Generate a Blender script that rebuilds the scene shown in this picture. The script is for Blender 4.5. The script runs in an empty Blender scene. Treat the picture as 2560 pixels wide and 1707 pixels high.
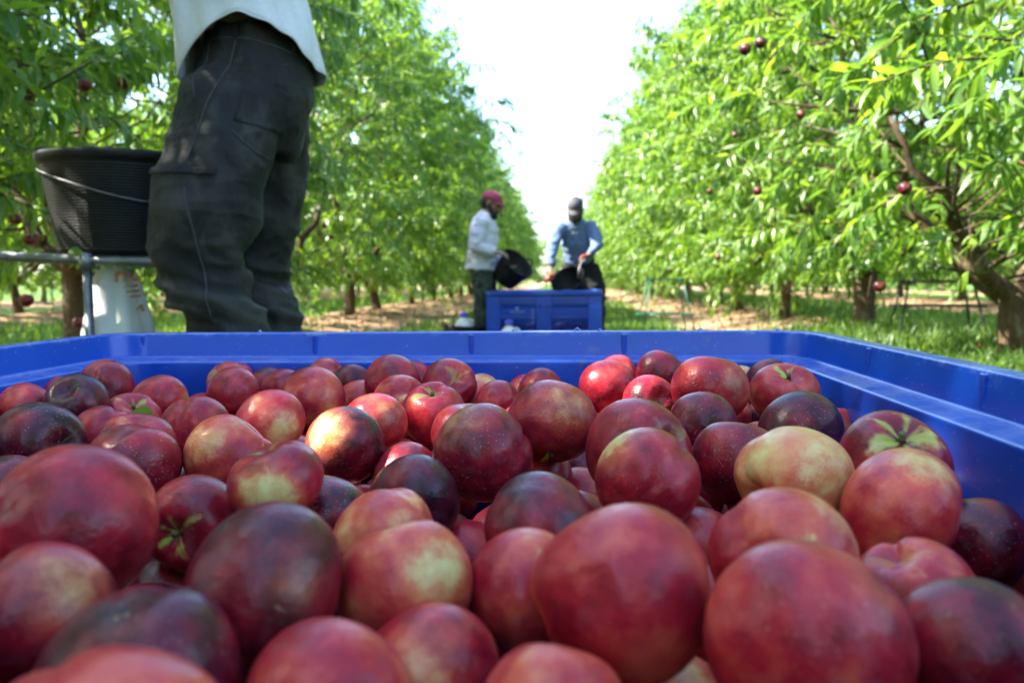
import bpy, bmesh, math, random
import numpy as np
from math import pi, sin, cos, radians
from mathutils import Vector, Matrix, Quaternion, noise
from mathutils.bvhtree import BVHTree

random.seed(7)
RNG = np.random.default_rng(7)
S = bpy.context.scene
COL = S.collection

# ------------------------------------------------------------------ camera
cam = bpy.data.objects.new('camera', bpy.data.cameras.new('camera'))
COL.objects.link(cam)
S.camera = cam
cam.location = (0, 0, .86)
YAW, PITCH, ROLL = radians(3.32), radians(4.27), radians(.41)
fwd = Vector((-sin(YAW) * cos(PITCH), cos(YAW) * cos(PITCH), -sin(PITCH)))
rt0 = Vector((cos(YAW), sin(YAW), 0))
up0 = rt0.cross(fwd)
rt = rt0 * cos(ROLL) - up0 * sin(ROLL)
upv = up0 * cos(ROLL) + rt0 * sin(ROLL)
cam.rotation_euler = Matrix((rt, upv, -fwd)).transposed().to_euler()
cam.data.sensor_width = 22.3
cam.data.lens = 18
cam.data.clip_start = .02
cam.data.clip_end = 2000
cam.data.dof.use_dof = True
cam.data.dof.focus_distance = .78
cam.data.dof.aperture_fstop = 4.8

# ------------------------------------------------------------------ light
SUN_AZ, SUN_EL = radians(-98), radians(47)          # azimuth clockwise from +Y: from the left
sunvec = Vector((sin(SUN_AZ) * cos(SUN_EL), cos(SUN_AZ) * cos(SUN_EL), sin(SUN_EL)))
W = bpy.data.worlds.new('World')
S.world = W
W.use_nodes = True
wn = W.node_tree
sky = wn.nodes.new('ShaderNodeTexSky')
sky.sky_type = 'NISHITA'
sky.sun_disc = False
sky.sun_elevation = SUN_EL
sky.sun_rotation = SUN_AZ % (2 * pi)
sky.air_density = 1.0
sky.dust_density = 1.0
sky.ozone_density = 2.0
wn.links.new(sky.outputs[0], wn.nodes['Background'].inputs[0])
wn.nodes['Background'].inputs[1].default_value = .15
sun = bpy.data.objects.new('sun', bpy.data.lights.new('sun', 'SUN'))
COL.objects.link(sun)
sun.data.energy = 4.8
sun.data.angle = radians(.53)
sun.data.color = (1, .93, .8)
sun.rotation_euler = (-sunvec).to_track_quat('-Z', 'Y').to_euler()
sun.location = sunvec * 60
S.view_settings.view_transform = 'Standard'
S.view_settings.look = 'None'
S.view_settings.gamma = 1
S.view_settings.use_curve_mapping = False
S.view_settings.exposure = 2.6
S.render.engine = 'CYCLES'
S.cycles.use_denoising = True
S.cycles.max_bounces = 9
S.cycles.diffuse_bounces = 4
S.cycles.transmission_bounces = 6
S.cycles.glossy_bounces = 3
S.cycles.sample_clamp_indirect = 6

# ------------------------------------------------------------------ helpers
def tag(o, label=None, cat=None, group=None, kind=None):
    if label: o['label'] = label
    if cat: o['category'] = cat
    if group: o['group'] = group
    if kind: o['kind'] = kind
    return o

WORLD_THINGS = set()                                        # things whose parts are modelled in world coordinates
def link(name, data, parent=None, loc=None):
    o = bpy.data.objects.new(name, data)
    COL.objects.link(o)
    if parent is not None:
        o.parent = parent
        if parent.name in WORLD_THINGS: o.matrix_parent_inverse = Matrix.Translation(-parent.location)
    if loc is not None: o.location = loc
    return o

def empty(name, loc, label, cat, group=None):
    o = link(name, None, None, loc)
    o.empty_display_size = .1
    return tag(o, label, cat, group)

def empty_world(*a):
    o = empty(*a)
    WORLD_THINGS.add(o.name)
    return o

def mesh(name, verts, faces, mat=None, smooth=True):
    me = bpy.data.meshes.new(name)
    me.from_pydata([tuple(v) for v in verts], [], [tuple(f) for f in faces])
    if mat: me.materials.append(mat)
    if smooth: me.polygons.foreach_set('use_smooth', [True] * len(me.polygons))
    me.update()
    return me

def np_mesh(name, V, loops, starts, totals, mat=None, smooth=True):
    me = bpy.data.meshes.new(name)
    me.vertices.add(len(V))
    me.vertices.foreach_set('co', np.ascontiguousarray(V, np.float32).ravel())
    me.loops.add(len(loops))
    me.loops.foreach_set('vertex_index', np.ascontiguousarray(loops, np.int32))
    me.polygons.add(len(starts))
    me.polygons.foreach_set('loop_start', np.ascontiguousarray(starts, np.int32))
    me.polygons.foreach_set('loop_total', np.ascontiguousarray(totals, np.int32))
    me.polygons.foreach_set('use_smooth', np.full(len(starts), smooth))
    if mat: me.materials.append(mat)
    me.update(calc_edges=True)
    me.validate()
    return me

class Geo:
    """collects boxes and tubes into one mesh"""
    def __init__(s): s.v, s.f = [], []
    def add(s, v, f):
        n = len(s.v)
        s.v += [tuple(x) for x in v]
        s.f += [tuple(i + n for i in q) for q in f]
        return s
    def box(s, x0, x1, y0, y1, z0, z1, M=None):
        v = [Vector((x, y, z)) for z in (z0, z1) for y in (y0, y1) for x in (x0, x1)]
        if M: v = [M @ p for p in v]
        return s.add(v, [(0, 2, 3, 1), (4, 5, 7, 6), (0, 1, 5, 4), (2, 6, 7, 3), (0, 4, 6, 2), (1, 3, 7, 5)])
    def tube(s, pts, rad, n=8, ref=None, wob=0.0, seed=0):
        """closed tube along pts; rad: number, list, or list of (ra, rb)"""
        pts = [Vector(p) for p in pts]
        if isinstance(rad, (int, float)): rad = [rad] * len(pts)
        vs, fs = [], []
        a = None
        for i, p in enumerate(pts):
            t = (pts[min(i + 1, len(pts) - 1)] - pts[max(i - 1, 0)]).normalized()
            if a is None:
                a = Vector(ref) if ref is not None else (Vector((1, 0, 0)) if abs(t.x) < .8 else Vector((0, 1, 0)))
            elif ref is not None: a = Vector(ref)
            a = (a - t * a.dot(t)).normalized()
            b = t.cross(a)
            r = rad[i] if isinstance(rad[i], (tuple, list)) else (rad[i], rad[i])
            for k in range(n):
                th = 2 * pi * k / n
                d = a * cos(th) * r[0] + b * sin(th) * r[1]
                if wob: d *= 1 + wob * noise.noise(Vector((p.x * 5 + cos(th) * 1.3, p.y * 5 + sin(th) * 1.3, p.z * 5 + seed)))
                vs.append(p + d)
        m = len(pts)
        for i in range(m - 1):
            for k in range(n):
                fs.append((i * n + k, i * n + (k + 1) % n, (i + 1) * n + (k + 1) % n, (i + 1) * n + k))
        vs += [pts[0], pts[-1]]
        for k in range(n):
            fs.append((m * n, (k + 1) % n, k))
            fs.append((m * n + 1, (m - 1) * n + k, (m - 1) * n + (k + 1) % n))
        return s.add(vs, fs)
    def ball(s, c, r, n=12, m=8, M=None):
        r = r if isinstance(r, (tuple, list)) else (r, r, r)
        vs, fs = [], []
        for i in range(1, m):
            th = pi * i / m
            for k in range(n):
                ph = 2 * pi * k / n
                p = Vector((r[0] * sin(th) * cos(ph), r[1] * sin(th) * sin(ph), r[2] * cos(th)))
                vs.append(Vector(c) + (M @ p if M else p))
        top, bot = Vector((0, 0, r[2])), Vector((0, 0, -r[2]))
        vs += [Vector(c) + (M @ top if M else top), Vector(c) + (M @ bot if M else bot)]
        for i in range(m - 2):
            for k in range(n):
                fs.append((i * n + k, (i + 1) * n + k, (i + 1) * n + (k + 1) % n, i * n + (k + 1) % n))
        T = (m - 1) * n
        for k in range(n):
            fs.append((T, k, (k + 1) % n))
            fs.append((T + 1, (m - 2) * n + (k + 1) % n, (m - 2) * n + k))
        return s.add(vs, fs)
    def build(s, name, mat, parent=None, bevel=0, smooth=True, loc=None):
        o = link(name, mesh(name, s.v, s.f, mat, smooth), parent, loc)
        if bevel:
            b = o.modifiers.new('bevel', 'BEVEL')
            b.width = bevel
            b.segments = 2
            b.limit_method = 'ANGLE'
            b.angle_limit = radians(30)
            b.harden_normals = True
        return o

def remesh(geo, voxel, smooth=4, name='body'):
    """one continuous skin over overlapping closed shapes"""
    me = mesh('tmp', geo.v, geo.f)
    o = bpy.data.objects.new('tmp', me)
    COL.objects.link(o)
    r = o.modifiers.new('r', 'REMESH')
    r.mode = 'VOXEL'
    r.voxel_size = voxel
    if smooth:
        s = o.modifiers.new('s', 'SMOOTH')
        s.factor = .5
        s.iterations = smooth
    dg = bpy.context.evaluated_depsgraph_get()
    out = bpy.data.meshes.new_from_object(o.evaluated_get(dg))
    out.name = name
    bpy.data.objects.remove(o)
    bpy.data.meshes.remove(me)
    out.polygons.foreach_set('use_smooth', [True] * len(out.polygons))
    return out

def displace(me, fn):
    vs = me.vertices
    nor = [v.normal.copy() for v in vs]
    for v, n in zip(vs, nor):
        v.co += n * fn(v.co)
    me.update()

# ------------------------------------------------------------------ materials
class NT:
    def __init__(s, name):
        s.m = bpy.data.materials.new(name)
        s.m.use_nodes = True
        s.t = s.m.node_tree
        s.b = s.t.nodes['Principled BSDF']
        s.out = s.t.nodes['Material Output']
    def n(s, typ, **kw):
        nd = s.t.nodes.new('ShaderNode' + typ)
        for k, v in kw.items():
            if hasattr(nd, k): setattr(nd, k, v)
            else: s.set(nd.inputs[k.replace('_', ' ')], v)
        return nd
    def set(s, sock, v):
        if isinstance(v, bpy.types.NodeSocket): s.t.links.new(v, sock)
        else: sock.default_value = v if not (isinstance(v, (tuple, list)) and len(v) == 3 and sock.type == 'RGBA') else (*v, 1)
    def math(s, op, a, b=0.0, c=0.0, clamp=False):
        nd = s.t.nodes.new('ShaderNodeMath')
        nd.operation = op
        nd.use_clamp = clamp
        for k, v in enumerate((a, b, c)): s.set(nd.inputs[k], v)
        return nd.outputs[0]
    def vmath(s, op, a, b=(0, 0, 0)):
        nd = s.t.nodes.new('ShaderNodeVectorMath')
        nd.operation = op
        s.set(nd.inputs[0], a)
        if op == 'SCALE': s.set(nd.inputs['Scale'], b)
        else: s.set(nd.inputs[1], b)
        return nd.outputs['Value'] if op in ('DOT_PRODUCT', 'LENGTH', 'DISTANCE') else nd.outputs[0]
    def noise(s, vec, scale, detail=3, rough=.55, dist=0.0):
        nd = s.t.nodes.new('ShaderNodeTexNoise')
        s.set(nd.inputs['Vector'], vec)
        nd.inputs['Scale'].default_value = scale
        nd.inputs['Detail'].default_value = detail
        nd.inputs['Roughness'].default_value = rough
        nd.inputs['Distortion'].default_value = dist
        return nd.outputs[0]
    def ramp(s, fac, stops, interp='LINEAR'):
        nd = s.t.nodes.new('ShaderNodeValToRGB')
        s.set(nd.inputs[0], fac)
        nd.color_ramp.interpolation = interp
        e = nd.color_ramp.elements
        while len(e) < len(stops): e.new(.5)
        for k, (p, c) in enumerate(stops):
            e[k].position = p
            e[k].color = (*c, 1) if isinstance(c, (tuple, list)) else (c, c, c, 1)
        return nd.outputs[0]
    def step(s, v, lo, hi):
        nd = s.t.nodes.new('ShaderNodeMapRange')
        nd.interpolation_type = 'SMOOTHSTEP'
        s.set(nd.inputs[0], v)
        s.set(nd.inputs[1], lo)
        s.set(nd.inputs[2], hi)
        return nd.outputs[0]
    def mix(s, fac, a, b, blend='MIX'):
        nd = s.t.nodes.new('ShaderNodeMix')
        nd.data_type = 'RGBA'
        nd.blend_type = blend
        s.set(nd.inputs[0], fac)
        s.set(nd.inputs[6], a)
        s.set(nd.inputs[7], b)
        return nd.outputs[2]
    def coord(s, kind='Object'):
        return s.t.nodes.new('ShaderNodeTexCoord').outputs[kind]
    def pos(s): return s.t.nodes.new('ShaderNodeNewGeometry').outputs['Position']
    def attr(s, name, typ='OBJECT'):
        nd = s.t.nodes.new('ShaderNodeAttribute')
        nd.attribute_type = typ
        nd.attribute_name = name
        return nd.outputs['Fac']
    def bump(s, h, strength=.3, dist=.01):
        nd = s.t.nodes.new('ShaderNodeBump')
        nd.inputs['Strength'].default_value = strength
        nd.inputs['Distance'].default_value = dist
        s.set(nd.inputs['Height'], h)
        s.t.links.new(nd.outputs[0], s.b.inputs['Normal'])
    def p(s, **kw):
        for k, v in kw.items(): s.set(s.b.inputs[k.replace('_', ' ')], v)
        return s

def simple(name, col, rough=.6, var=.25, scale=8, spec=.5, metal=0, bump=0, bscale=60):
    t = NT(name)
    c = t.coord()
    f = t.noise(c, scale, 4)
    lo = tuple(x * (1 - var) for x in col)
    hi = tuple(min(1, x * (1 + var)) for x in col)
    t.p(Base_Color=t.ramp(f, [(.3, lo), (.7, hi)]), Roughness=rough, Specular_IOR_Level=spec, Metallic=metal)
    if bump: t.bump(t.noise(c, bscale, 3), bump, .004)
    return t.m

def mat_leaf(name, base, trans, amt=.45, rough=.38):
    t = NT(name)
    g = t.t.nodes.new('ShaderNodeNewGeometry')
    oi = t.t.nodes.new('ShaderNodeObjectInfo')
    r = t.math('FRACT', t.math('ADD', g.outputs['Random Per Island'], oi.outputs['Random']))
    v = t.ramp(r, [(0, (.42, .58, .6)), (.35, (.75, .85, .85)), (.7, (1.1, 1.05, 1)), (.93, (1.3, 1.18, .9)), (1, (1.5, 1.25, .85))])
    col = t.mix(1, base, v, 'MULTIPLY')
    col = t.mix(t.math('MULTIPLY', g.outputs['Backfacing'], .55), col, (.11, .17, .07))
    t.p(Base_Color=col, Roughness=rough, Specular_IOR_Level=.55)
    tr = t.n('BsdfTranslucent')
    t.set(tr.inputs[0], t.mix(1, trans, v, 'MULTIPLY'))
    mx = t.t.nodes.new('ShaderNodeMixShader')
    mx.inputs[0].default_value = amt
    t.t.links.new(t.b.outputs[0], mx.inputs[1])
    t.t.links.new(tr.outputs[0], mx.inputs[2])
    t.t.links.new(mx.outputs[0], t.out.inputs[0])
    return t.m

def mat_bark():
    t = NT('bark')
    c = t.pos()
    sc = t.vmath('MULTIPLY', c, (1, 1, .25))
    f = t.noise(sc, 28, 6, .65)
    g = t.noise(c, 5, 3)
    col = t.ramp(f, [(.3, (.045, .03, .02)), (.55, (.085, .055, .033)), (.75, (.16, .11, .07))])
    col = t.mix(t.step(g, .55, .75), col, (.2, .18, .13))
    t.p(Base_Color=col, Roughness=.9, Specular_IOR_Level=.2)
    t.bump(f, .8, .02)
    return t.m

def mat_ground():
    t = NT('soil_and_turf')
    c = t.pos()
    d = t.attr('dirt', 'GEOMETRY')
    n1 = t.noise(c, 2.2, 5, .6)
    n2 = t.noise(c, 14, 5, .65)
    n3 = t.noise(c, 60, 3, .6)
    soil = t.ramp(n2, [(.25, (.16, .095, .055)), (.5, (.33, .215, .135)), (.75, (.46, .325, .22))])
    soil = t.mix(t.step(n3, .6, .72), soil, (.2, .13, .07))
    turf = t.ramp(n2, [(.25, (.03, .065, .01)), (.5, (.07, .14, .02)), (.75, (.14, .19, .05))])
    m = t.step(t.math('ADD', d, t.math('MULTIPLY', t.math('SUBTRACT', n1, .5), .9)), .35, .6)
    t.p(Base_Color=t.mix(m, turf, soil), Roughness=.95, Specular_IOR_Level=.15)
    t.bump(t.math('ADD', n2, n3), .7, .04)
    return t.m

def mat_bin():
    t = NT('blue_plastic')
    c = t.pos()
    f = t.noise(c, 3, 4)
    col = t.ramp(f, [(.3, (.002, .045, .34)), (.7, (.004, .06, .42))])
    # dusty film on upward faces and scuffs
    nz = t.t.nodes.new('ShaderNodeSeparateXYZ')
    t.t.links.new(t.t.nodes.new('ShaderNodeNewGeometry').outputs['Normal'], nz.inputs[0])
    upm = t.step(nz.outputs[2], .5, .95)
    dn = t.noise(c, 22, 6, .7)
    dust = t.math('MULTIPLY', upm, t.math('MULTIPLY_ADD', t.step(dn, .35, .75), .38, .16))
    col = t.mix(dust, col, t.mix(t.step(t.noise(c, 6, 3), .45, .7), (.16, .26, .52), (.3, .32, .33)))
    sv = t.vmath('MULTIPLY', c, (14, 14, 2.2))
    sm = t.math('MULTIPLY', t.step(t.noise(sv, 3.2, 6, .75), .6, .82), t.step(t.noise(c, 5, 2), .45, .7))
    col = t.mix(t.math('MULTIPLY', sm, .16), col, (.16, .21, .36))
    zs = t.t.nodes.new('ShaderNodeSeparateXYZ')
    t.t.links.new(c, zs.inputs[0])
    worn = t.math('MULTIPLY', t.step(zs.outputs[2], .777, .784), t.step(t.noise(c, 34, 5, .75), .46, .7))
    col = t.mix(t.math('MULTIPLY', worn, .55), col, (.2, .3, .5))
    scr = t.step(t.noise(t.vmath('MULTIPLY', c, (9, 9, 140)), 2.2, 3, .6, .3), .68, .74)
    scr = t.math('MULTIPLY', scr, t.step(t.noise(c, 7, 3), .5, .68))
    col = t.mix(t.math('MULTIPLY', scr, .4), col, (.2, .28, .5))
    mud = t.math('MULTIPLY', t.step(t.noise(c, 11, 5, .7), .6, .75), t.step(t.noise(c, 2.2, 2), .5, .62))
    col = t.mix(t.math('MULTIPLY', mud, .45), col, (.2, .18, .12))
    sp = t.step(t.noise(c, 260, 2, .5), .69, .75)
    col = t.mix(t.math('MULTIPLY', sp, .5), col, (.22, .26, .4))
    t.p(Base_Color=col, Roughness=t.math('MULTIPLY_ADD', dn, .16, .13), Specular_IOR_Level=.42,
        Subsurface_Weight=0.0)
    t.bump(t.noise(c, 8, 2), .1, .006)
    return t.m

def mat_nectarine():
    t = NT('nectarine_skin')
    c = t.coord()
    oi = t.t.nodes.new('ShaderNodeObjectInfo')
    off = t.math('MULTIPLY', oi.outputs['Random'], 37.0)
    cv = t.n('CombineXYZ')
    for k in range(3): t.set(cv.inputs[k], off)
    u = t.vmath('ADD', t.vmath('NORMALIZE', c), cv.outputs[0])
    sep = t.t.nodes.new('ShaderNodeSeparateXYZ')
    t.t.links.new(t.vmath('NORMALIZE', c), sep.inputs[0])
    X, Y, Z = sep.outputs
    n1 = t.noise(u, 1.3, 3, .5)
    n2 = t.noise(u, 2.8, 3, .5, .3)
    fine = t.noise(u, 26, 4, .7)
    # streaks that run from stem to tip
    ang = t.math('ARCTAN2', Y, X)
    av = t.n('CombineXYZ')
    t.set(av.inputs[0], t.math('MULTIPLY', t.math('COSINE', ang), .62))
    t.set(av.inputs[1], t.math('MULTIPLY', t.math('SINE', ang), .62))
    t.set(av.inputs[2], t.math('ADD', t.math('MULTIPLY', Z, .35), off))
    st = t.noise(av.outputs[0], 2.1, 2, .45, .25)
    tone = t.attr('tone')
    f = t.math('ADD', tone, t.math('MULTIPLY', t.math('SUBTRACT', n1, .5), .75))
    f = t.math('ADD', f, t.math('MULTIPLY', t.math('SUBTRACT', n2, .5), .28))
    f = t.math('ADD', f, t.math('MULTIPLY', t.math('SUBTRACT', fine, .5), .14))
    f = t.math('ADD', f, t.math('MULTIPLY', t.math('SUBTRACT', st, .5), .22), clamp=True)
    col = t.ramp(f, [(.06, (.018, .002, .008)), (.21, (.062, .002, .011)), (.39, (.19, .005, .015)), (.56, (.37, .014, .026)),
                     (.74, (.56, .09, .05)), (.88, (.66, .32, .12)), (1, (.7, .56, .22))])
    yel = t.mix(n2, (.54, .52, .14), (.7, .6, .27))
    # cheek: pale blaze round local +X
    cheek = t.attr('cheek')
    edge = t.math('ADD', X, t.math('MULTIPLY', t.math('SUBTRACT', n2, .5), .42))
    edge = t.math('ADD', edge, t.math('MULTIPLY', t.math('SUBTRACT', fine, .5), .22))
    edge = t.math('ADD', edge, t.math('MULTIPLY', t.math('SUBTRACT', st, .5), .3))
    edge = t.math('ADD', edge, t.math('MULTIPLY', cheek, .14))
    amt = t.math('MULTIPLY', cheek, 1.15, clamp=True)
    col = t.mix(t.math('MULTIPLY', t.step(edge, .68, 1.12), t.math('MULTIPLY', amt, .8)), col, (.6, .13, .055))
    col = t.mix(t.math('MULTIPLY', t.step(edge, .92, 1.22), amt), col, yel)
    # pale wedges round the stem hollow
    pale = t.attr('pale')
    w = t.math('ADD', Z, t.math('MULTIPLY', t.math('SUBTRACT', st, .52), 1.25))
    w = t.math('ADD', w, t.math('MULTIPLY', t.math('SUBTRACT', n2, .5), .6))
    w = t.math('ADD', w, t.math('MULTIPLY', t.math('SUBTRACT', fine, .5), .14))
    pk = t.math('MULTIPLY', t.step(w, .9, 1.1), t.math('MULTIPLY', pale, 1.05), clamp=True)
    grn = t.mix(t.step(Z, .72, .95), yel, (.33, .42, .06))
    col = t.mix(pk, col, grn)
    # lenticels
    vo = t.n('TexVoronoi', Scale=15.0, Randomness=1.0)
    t.set(vo.inputs['Vector'], u)
    vsp = t.n('SeparateColor')
    t.t.links.new(vo.outputs['Color'], vsp.inputs[0])
    dot = t.math('SUBTRACT', 1, t.step(vo.outputs['Distance'], .08, t.math('MULTIPLY_ADD', vsp.outputs[0], .22, .12)))
    dm = t.math('MULTIPLY', dot, t.math('MULTIPLY', t.attr('speck'), t.step(t.noise(u, 2.2, 3), .32, .6)))
    col = t.mix(t.math('MULTIPLY', dm, .85), col, (.55, .33, .25))
    # few russet scars
    sc = t.math('MULTIPLY', t.step(t.noise(t.vmath('MULTIPLY', u, (1, 2.5, .8)), 3.2, 2, .4, .6), .75, .78), .35)
    col = t.mix(sc, col, (.38, .27, .12))
    bl = t.step(t.noise(u, 2.0, 4, .65), .48, .8)
    col = t.mix(t.math('MULTIPLY', bl, .12), col, (.34, .27, .34))
    t.p(Base_Color=col, Roughness=t.math('MULTIPLY_ADD', bl, .18, .29), Specular_IOR_Level=.34,
        Subsurface_Weight=0.0, Sheen_Weight=.0)
    t.bump(t.math('ADD', t.noise(u, 7, 3), t.math('MULTIPLY', dm, .05)), .06, .1)
    return t.m

def mat_cloth(name, col, worn=None, wscale=5, rough=.85, weave=500):
    t = NT(name)
    c = t.pos()
    n = t.noise(c, wscale, 5, .65, .3)
    fine = t.noise(c, 90, 3, .6)
    base = t.ramp(fine, [(.3, tuple(x * .93 for x in col)), (.7, tuple(min(1, x * 1.05) for x in col))])
    if worn: base = t.mix(t.step(n, .45, .78), base, worn)
    t.p(Base_Color=base, Roughness=rough, Specular_IOR_Level=.25, Sheen_Weight=.05)
    t.bump(t.math('ADD', t.noise(c, weave, 2), t.math('MULTIPLY', fine, .6)), .25, .003)
    return t.m

def mat_denim(name, col, worn):
    t = NT(name)
    c = t.pos()
    n = t.noise(c, 5, 5, .65, .3)
    fine = t.noise(c, 140, 3, .6)
    w = t.math('ADD', t.attr('wear', 'GEOMETRY'), t.math('MULTIPLY', t.math('SUBTRACT', n, .5), 1.1))
    base = t.mix(t.math('MULTIPLY', t.step(w, .45, 1.15), .75), col, worn)
    base = t.mix(t.math('MULTIPLY', t.step(t.noise(c, 3, 3), .5, .7), .5), base, (.016, .014, .011))
    base = t.mix(t.math('MULTIPLY', fine, .35), base, tuple(x * 2.2 for x in col))
    t.p(Base_Color=base, Roughness=.72, Specular_IOR_Level=.3, Sheen_Weight=.03)
    cr = t.noise(t.vmath('MULTIPLY', c, (1, 1, .6)), 11, 4, .6, .4)
    cr2 = t.math('ABSOLUTE', t.math('SUBTRACT', t.noise(t.vmath('MULTIPLY', c, (.6, .6, 1.3)), 7, 2, .5, .6), .5))
    base = t.mix(t.math('MULTIPLY', t.step(cr, .5, .72), .7), base, worn)
    t.p(Base_Color=base)
    t.bump(t.math('ADD', t.math('MULTIPLY', fine, .1), t.math('ADD', cr, t.math('MULTIPLY', cr2, -1.6))), .45, .03)
    return t.m

def mat_camo():
    t = NT('camouflage_cloth')
    c = t.pos()
    a, b = t.noise(c, 13, 2, .5, .8), t.noise(t.vmath('ADD', c, (3, 5, 7)), 17, 2, .5, .8)
    col = t.mix(t.step(a, .48, .53), (.035, .05, .03), (.015, .024, .018))
    col = t.mix(t.step(b, .56, .6), col, (.07, .075, .05))
    t.p(Base_Color=col, Roughness=.9)
    return t.m

LEAF = mat_leaf('peach_leaf', (.1, .19, .023), (.33, .56, .035), .37, .4)
LEAF_FAR = mat_leaf('peach_leaf_distant', (.1, .19, .023), (.33, .56, .035), .37, .4)
GRASS = mat_leaf('grass_blade', (.085, .16, .025), (.26, .42, .03), .4, .5)
LITTER = simple('dry_leaf', (.24, .15, .06), .85, .5, 30)
GROUND_CLOD = simple('dry_earth', (.32, .21, .13), .95, .3, 20)
BARK = mat_bark()
GROUND = mat_ground()
BLUE = mat_bin()
FRUIT = mat_nectarine()
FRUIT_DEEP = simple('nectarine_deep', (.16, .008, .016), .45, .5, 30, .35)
STEM = simple('stem_wood', (.1, .085, .035), .8, .4, 4)
RUBBER = simple('black_rubber', (.006, .006, .0065), .55, .6, 14, .3, 0, .2, 90)
WIRE = simple('steel_wire', (.16, .16, .17), .45, .2, 20, .5, .9)
PIPE = simple('galvanised_pipe', (.2, .21, .225), .45, .35, 18, .5, .75)
PIPE_GREEN = simple('green_painted_steel', (.01, .09, .055), .4, .3, 12)
PIPE_DARK = simple('weathered_steel', (.06, .06, .055), .6, .4, 12, .5, .4)
BOARD = simple('platform_board', (.2, .15, .1), .8, .3, 9)
JEANS = mat_denim('black_denim', (.004, .0045, .0056), (.036, .037, .034))
SEAM = simple('denim_seam', (.04, .042, .045), .85, .4, 60)
SHIRT = mat_cloth('off_white_cotton', (.6, .62, .66), (.5, .5, .5), 6)
JACKET = mat_cloth('pale_cotton_jacket', (.6, .57, .66), (.5, .47, .57), 4)
SWEATER = mat_cloth('blue_grey_knit', (.115, .175, .31), (.1, .15, .28), 4)
BLACK_CLOTH = mat_cloth('black_cloth', (.009, .009, .011), None, 4)
CAMO = mat_camo()
RED_CLOTH = simple('faded_red_cotton', (.36, .045, .085), .85, .25, 14)
GREY_CLOTH = simple('dark_grey_cotton', (.06, .06, .075), .85, .25, 14)
SKIN = simple('tanned_skin', (.24, .12, .075), .5, .15, 10)
HAIR = simple('black_hair', (.012, .009, .008), .6, .4, 60, .4, 0, .6, 220)
BOOT = simple('dark_leather', (.03, .022, .016), .6, .35, 14)
SOLE = simple('boot_sole', (.012, .011, .01), .8, .3, 14)
PRINT = simple('faded_print', (.2, .23, .26), .8, .3, 30)
EYE = simple('eye', (.02, .015, .012), .2, .1, 5)
GRIP = simple('red_plastic_grip', (.45, .02, .015), .4, .2, 10)
JUG = simple('milky_plastic', (.6, .6, .56), .35, .1, 6)
CAP = simple('blue_cap_plastic', (.06, .07, .55), .35, .15, 6)
ORANGE = simple('orange_ink', (.8, .26, .06), .6, .15, 12)
SACK = simple('white_woven_plastic', (.6, .62, .6), .5, .12, 5, .5, 0, .25, 220)
HOLE_SHADE = simple('painted_hole_shade', (.003, .008, .04), .7, .2, 8)  # dark colour standing in for the shade inside a bolt hole
LOGO = simple('pale_blue_print', (.18, .26, .6), .6, .2, 20)

# ------------------------------------------------------------------ ground
ROW_R, ROW_L, PITCH_ROW = 3.7, -4.2, 7.9
ROWS = [ROW_L - 2 * PITCH_ROW, ROW_L - PITCH_ROW, ROW_L, ROW_R, ROW_R + PITCH_ROW, ROW_R + 2 * PITCH_ROW]
_ph = np.random.default_rng(11).uniform(0, 6.28, (8, 3))
def wob(x, y, f=1.0):
    s = 0
    for k in range(8):
        a = _ph[k, 0]
        fr = f * (.35 + .33 * k)
        s = s + np.sin((x * np.cos(a) + y * np.sin(a)) * fr + _ph[k, 1]) / (1 + .5 * k)
    return s / 2.6
def dirt_of(x, y):
    """1 on the bare berm under the tree rows, 0 on the mown alley"""
    d = np.min([np.abs(x - r - .25 * wob(y + r, y * .3)) for r in ROWS], axis=0)
    m = np.clip(1.15 - (d - 1.35 - .45 * wob(x, y, 1.4)) / .9, 0, 1)
    near = np.clip((y - 9.8 - 1.2 * wob(x, y)) / 2.5, 0, 1)          # weeds have covered the berm at the near end on the sunny side
    side = np.where((x > 1.5) & (x < 7), near, 1)
    side = np.where((x < -2) & (x > -7) & (y < 14), .55 * side, side)
    return m * side
def ground_z(x, y):
    d = np.min([np.abs(x - r) for r in ROWS], axis=0)
    return .19 * np.exp(-(d / 1.15) ** 2) + .018 * wob(x, y, 2.3) + .012 * wob(y * 2, x * 2, 3)
def gz(x, y): return float(ground_z(np.array([x]), np.array([y]))[0])

def axis_steps(lo, hi, near, far, step):
    a = list(np.arange(lo, hi + 1e-6, step))
    s, v = step, hi
    while v < far:
        s *= 1.3
        v += s
        a.append(v)
    s, v = step, lo
    while v > near:
        s *= 1.3
        v -= s
        a.insert(0, v)
    return np.array(a)
gx = axis_steps(-14, 14, -900, 900, .2)
gy = axis_steps(-4, 45, -300, 1500, .25)
GX, GY = np.meshgrid(gx, gy)
GZ = ground_z(GX.ravel(), GY.ravel())
far_fade = np.clip((200 - np.hypot(GX, GY).ravel()) / 100, 0, 1)
V = np.stack([GX.ravel(), GY.ravel(), GZ * far_fade], 1)
nx, ny = len(gx), len(gy)
i0 = (np.arange(ny - 1)[:, None] * nx + np.arange(nx - 1)[None]).ravel()
Q = np.stack([i0, i0 + 1, i0 + 1 + nx, i0 + nx], 1)
gm = np_mesh('ground', V, Q.ravel(), np.arange(len(Q)) * 4, np.full(len(Q), 4), GROUND)
at = gm.attributes.new('dirt', 'FLOAT', 'POINT')
at.data.foreach_set('value', np.where(np.abs(V[:, 0]) < 60, dirt_of(V[:, 0], V[:, 1]), .35).astype(np.float32))
tag(link('ground', gm), 'grassy orchard alley with bare soil ridges under the tree rows', None, None, 'structure')

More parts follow.
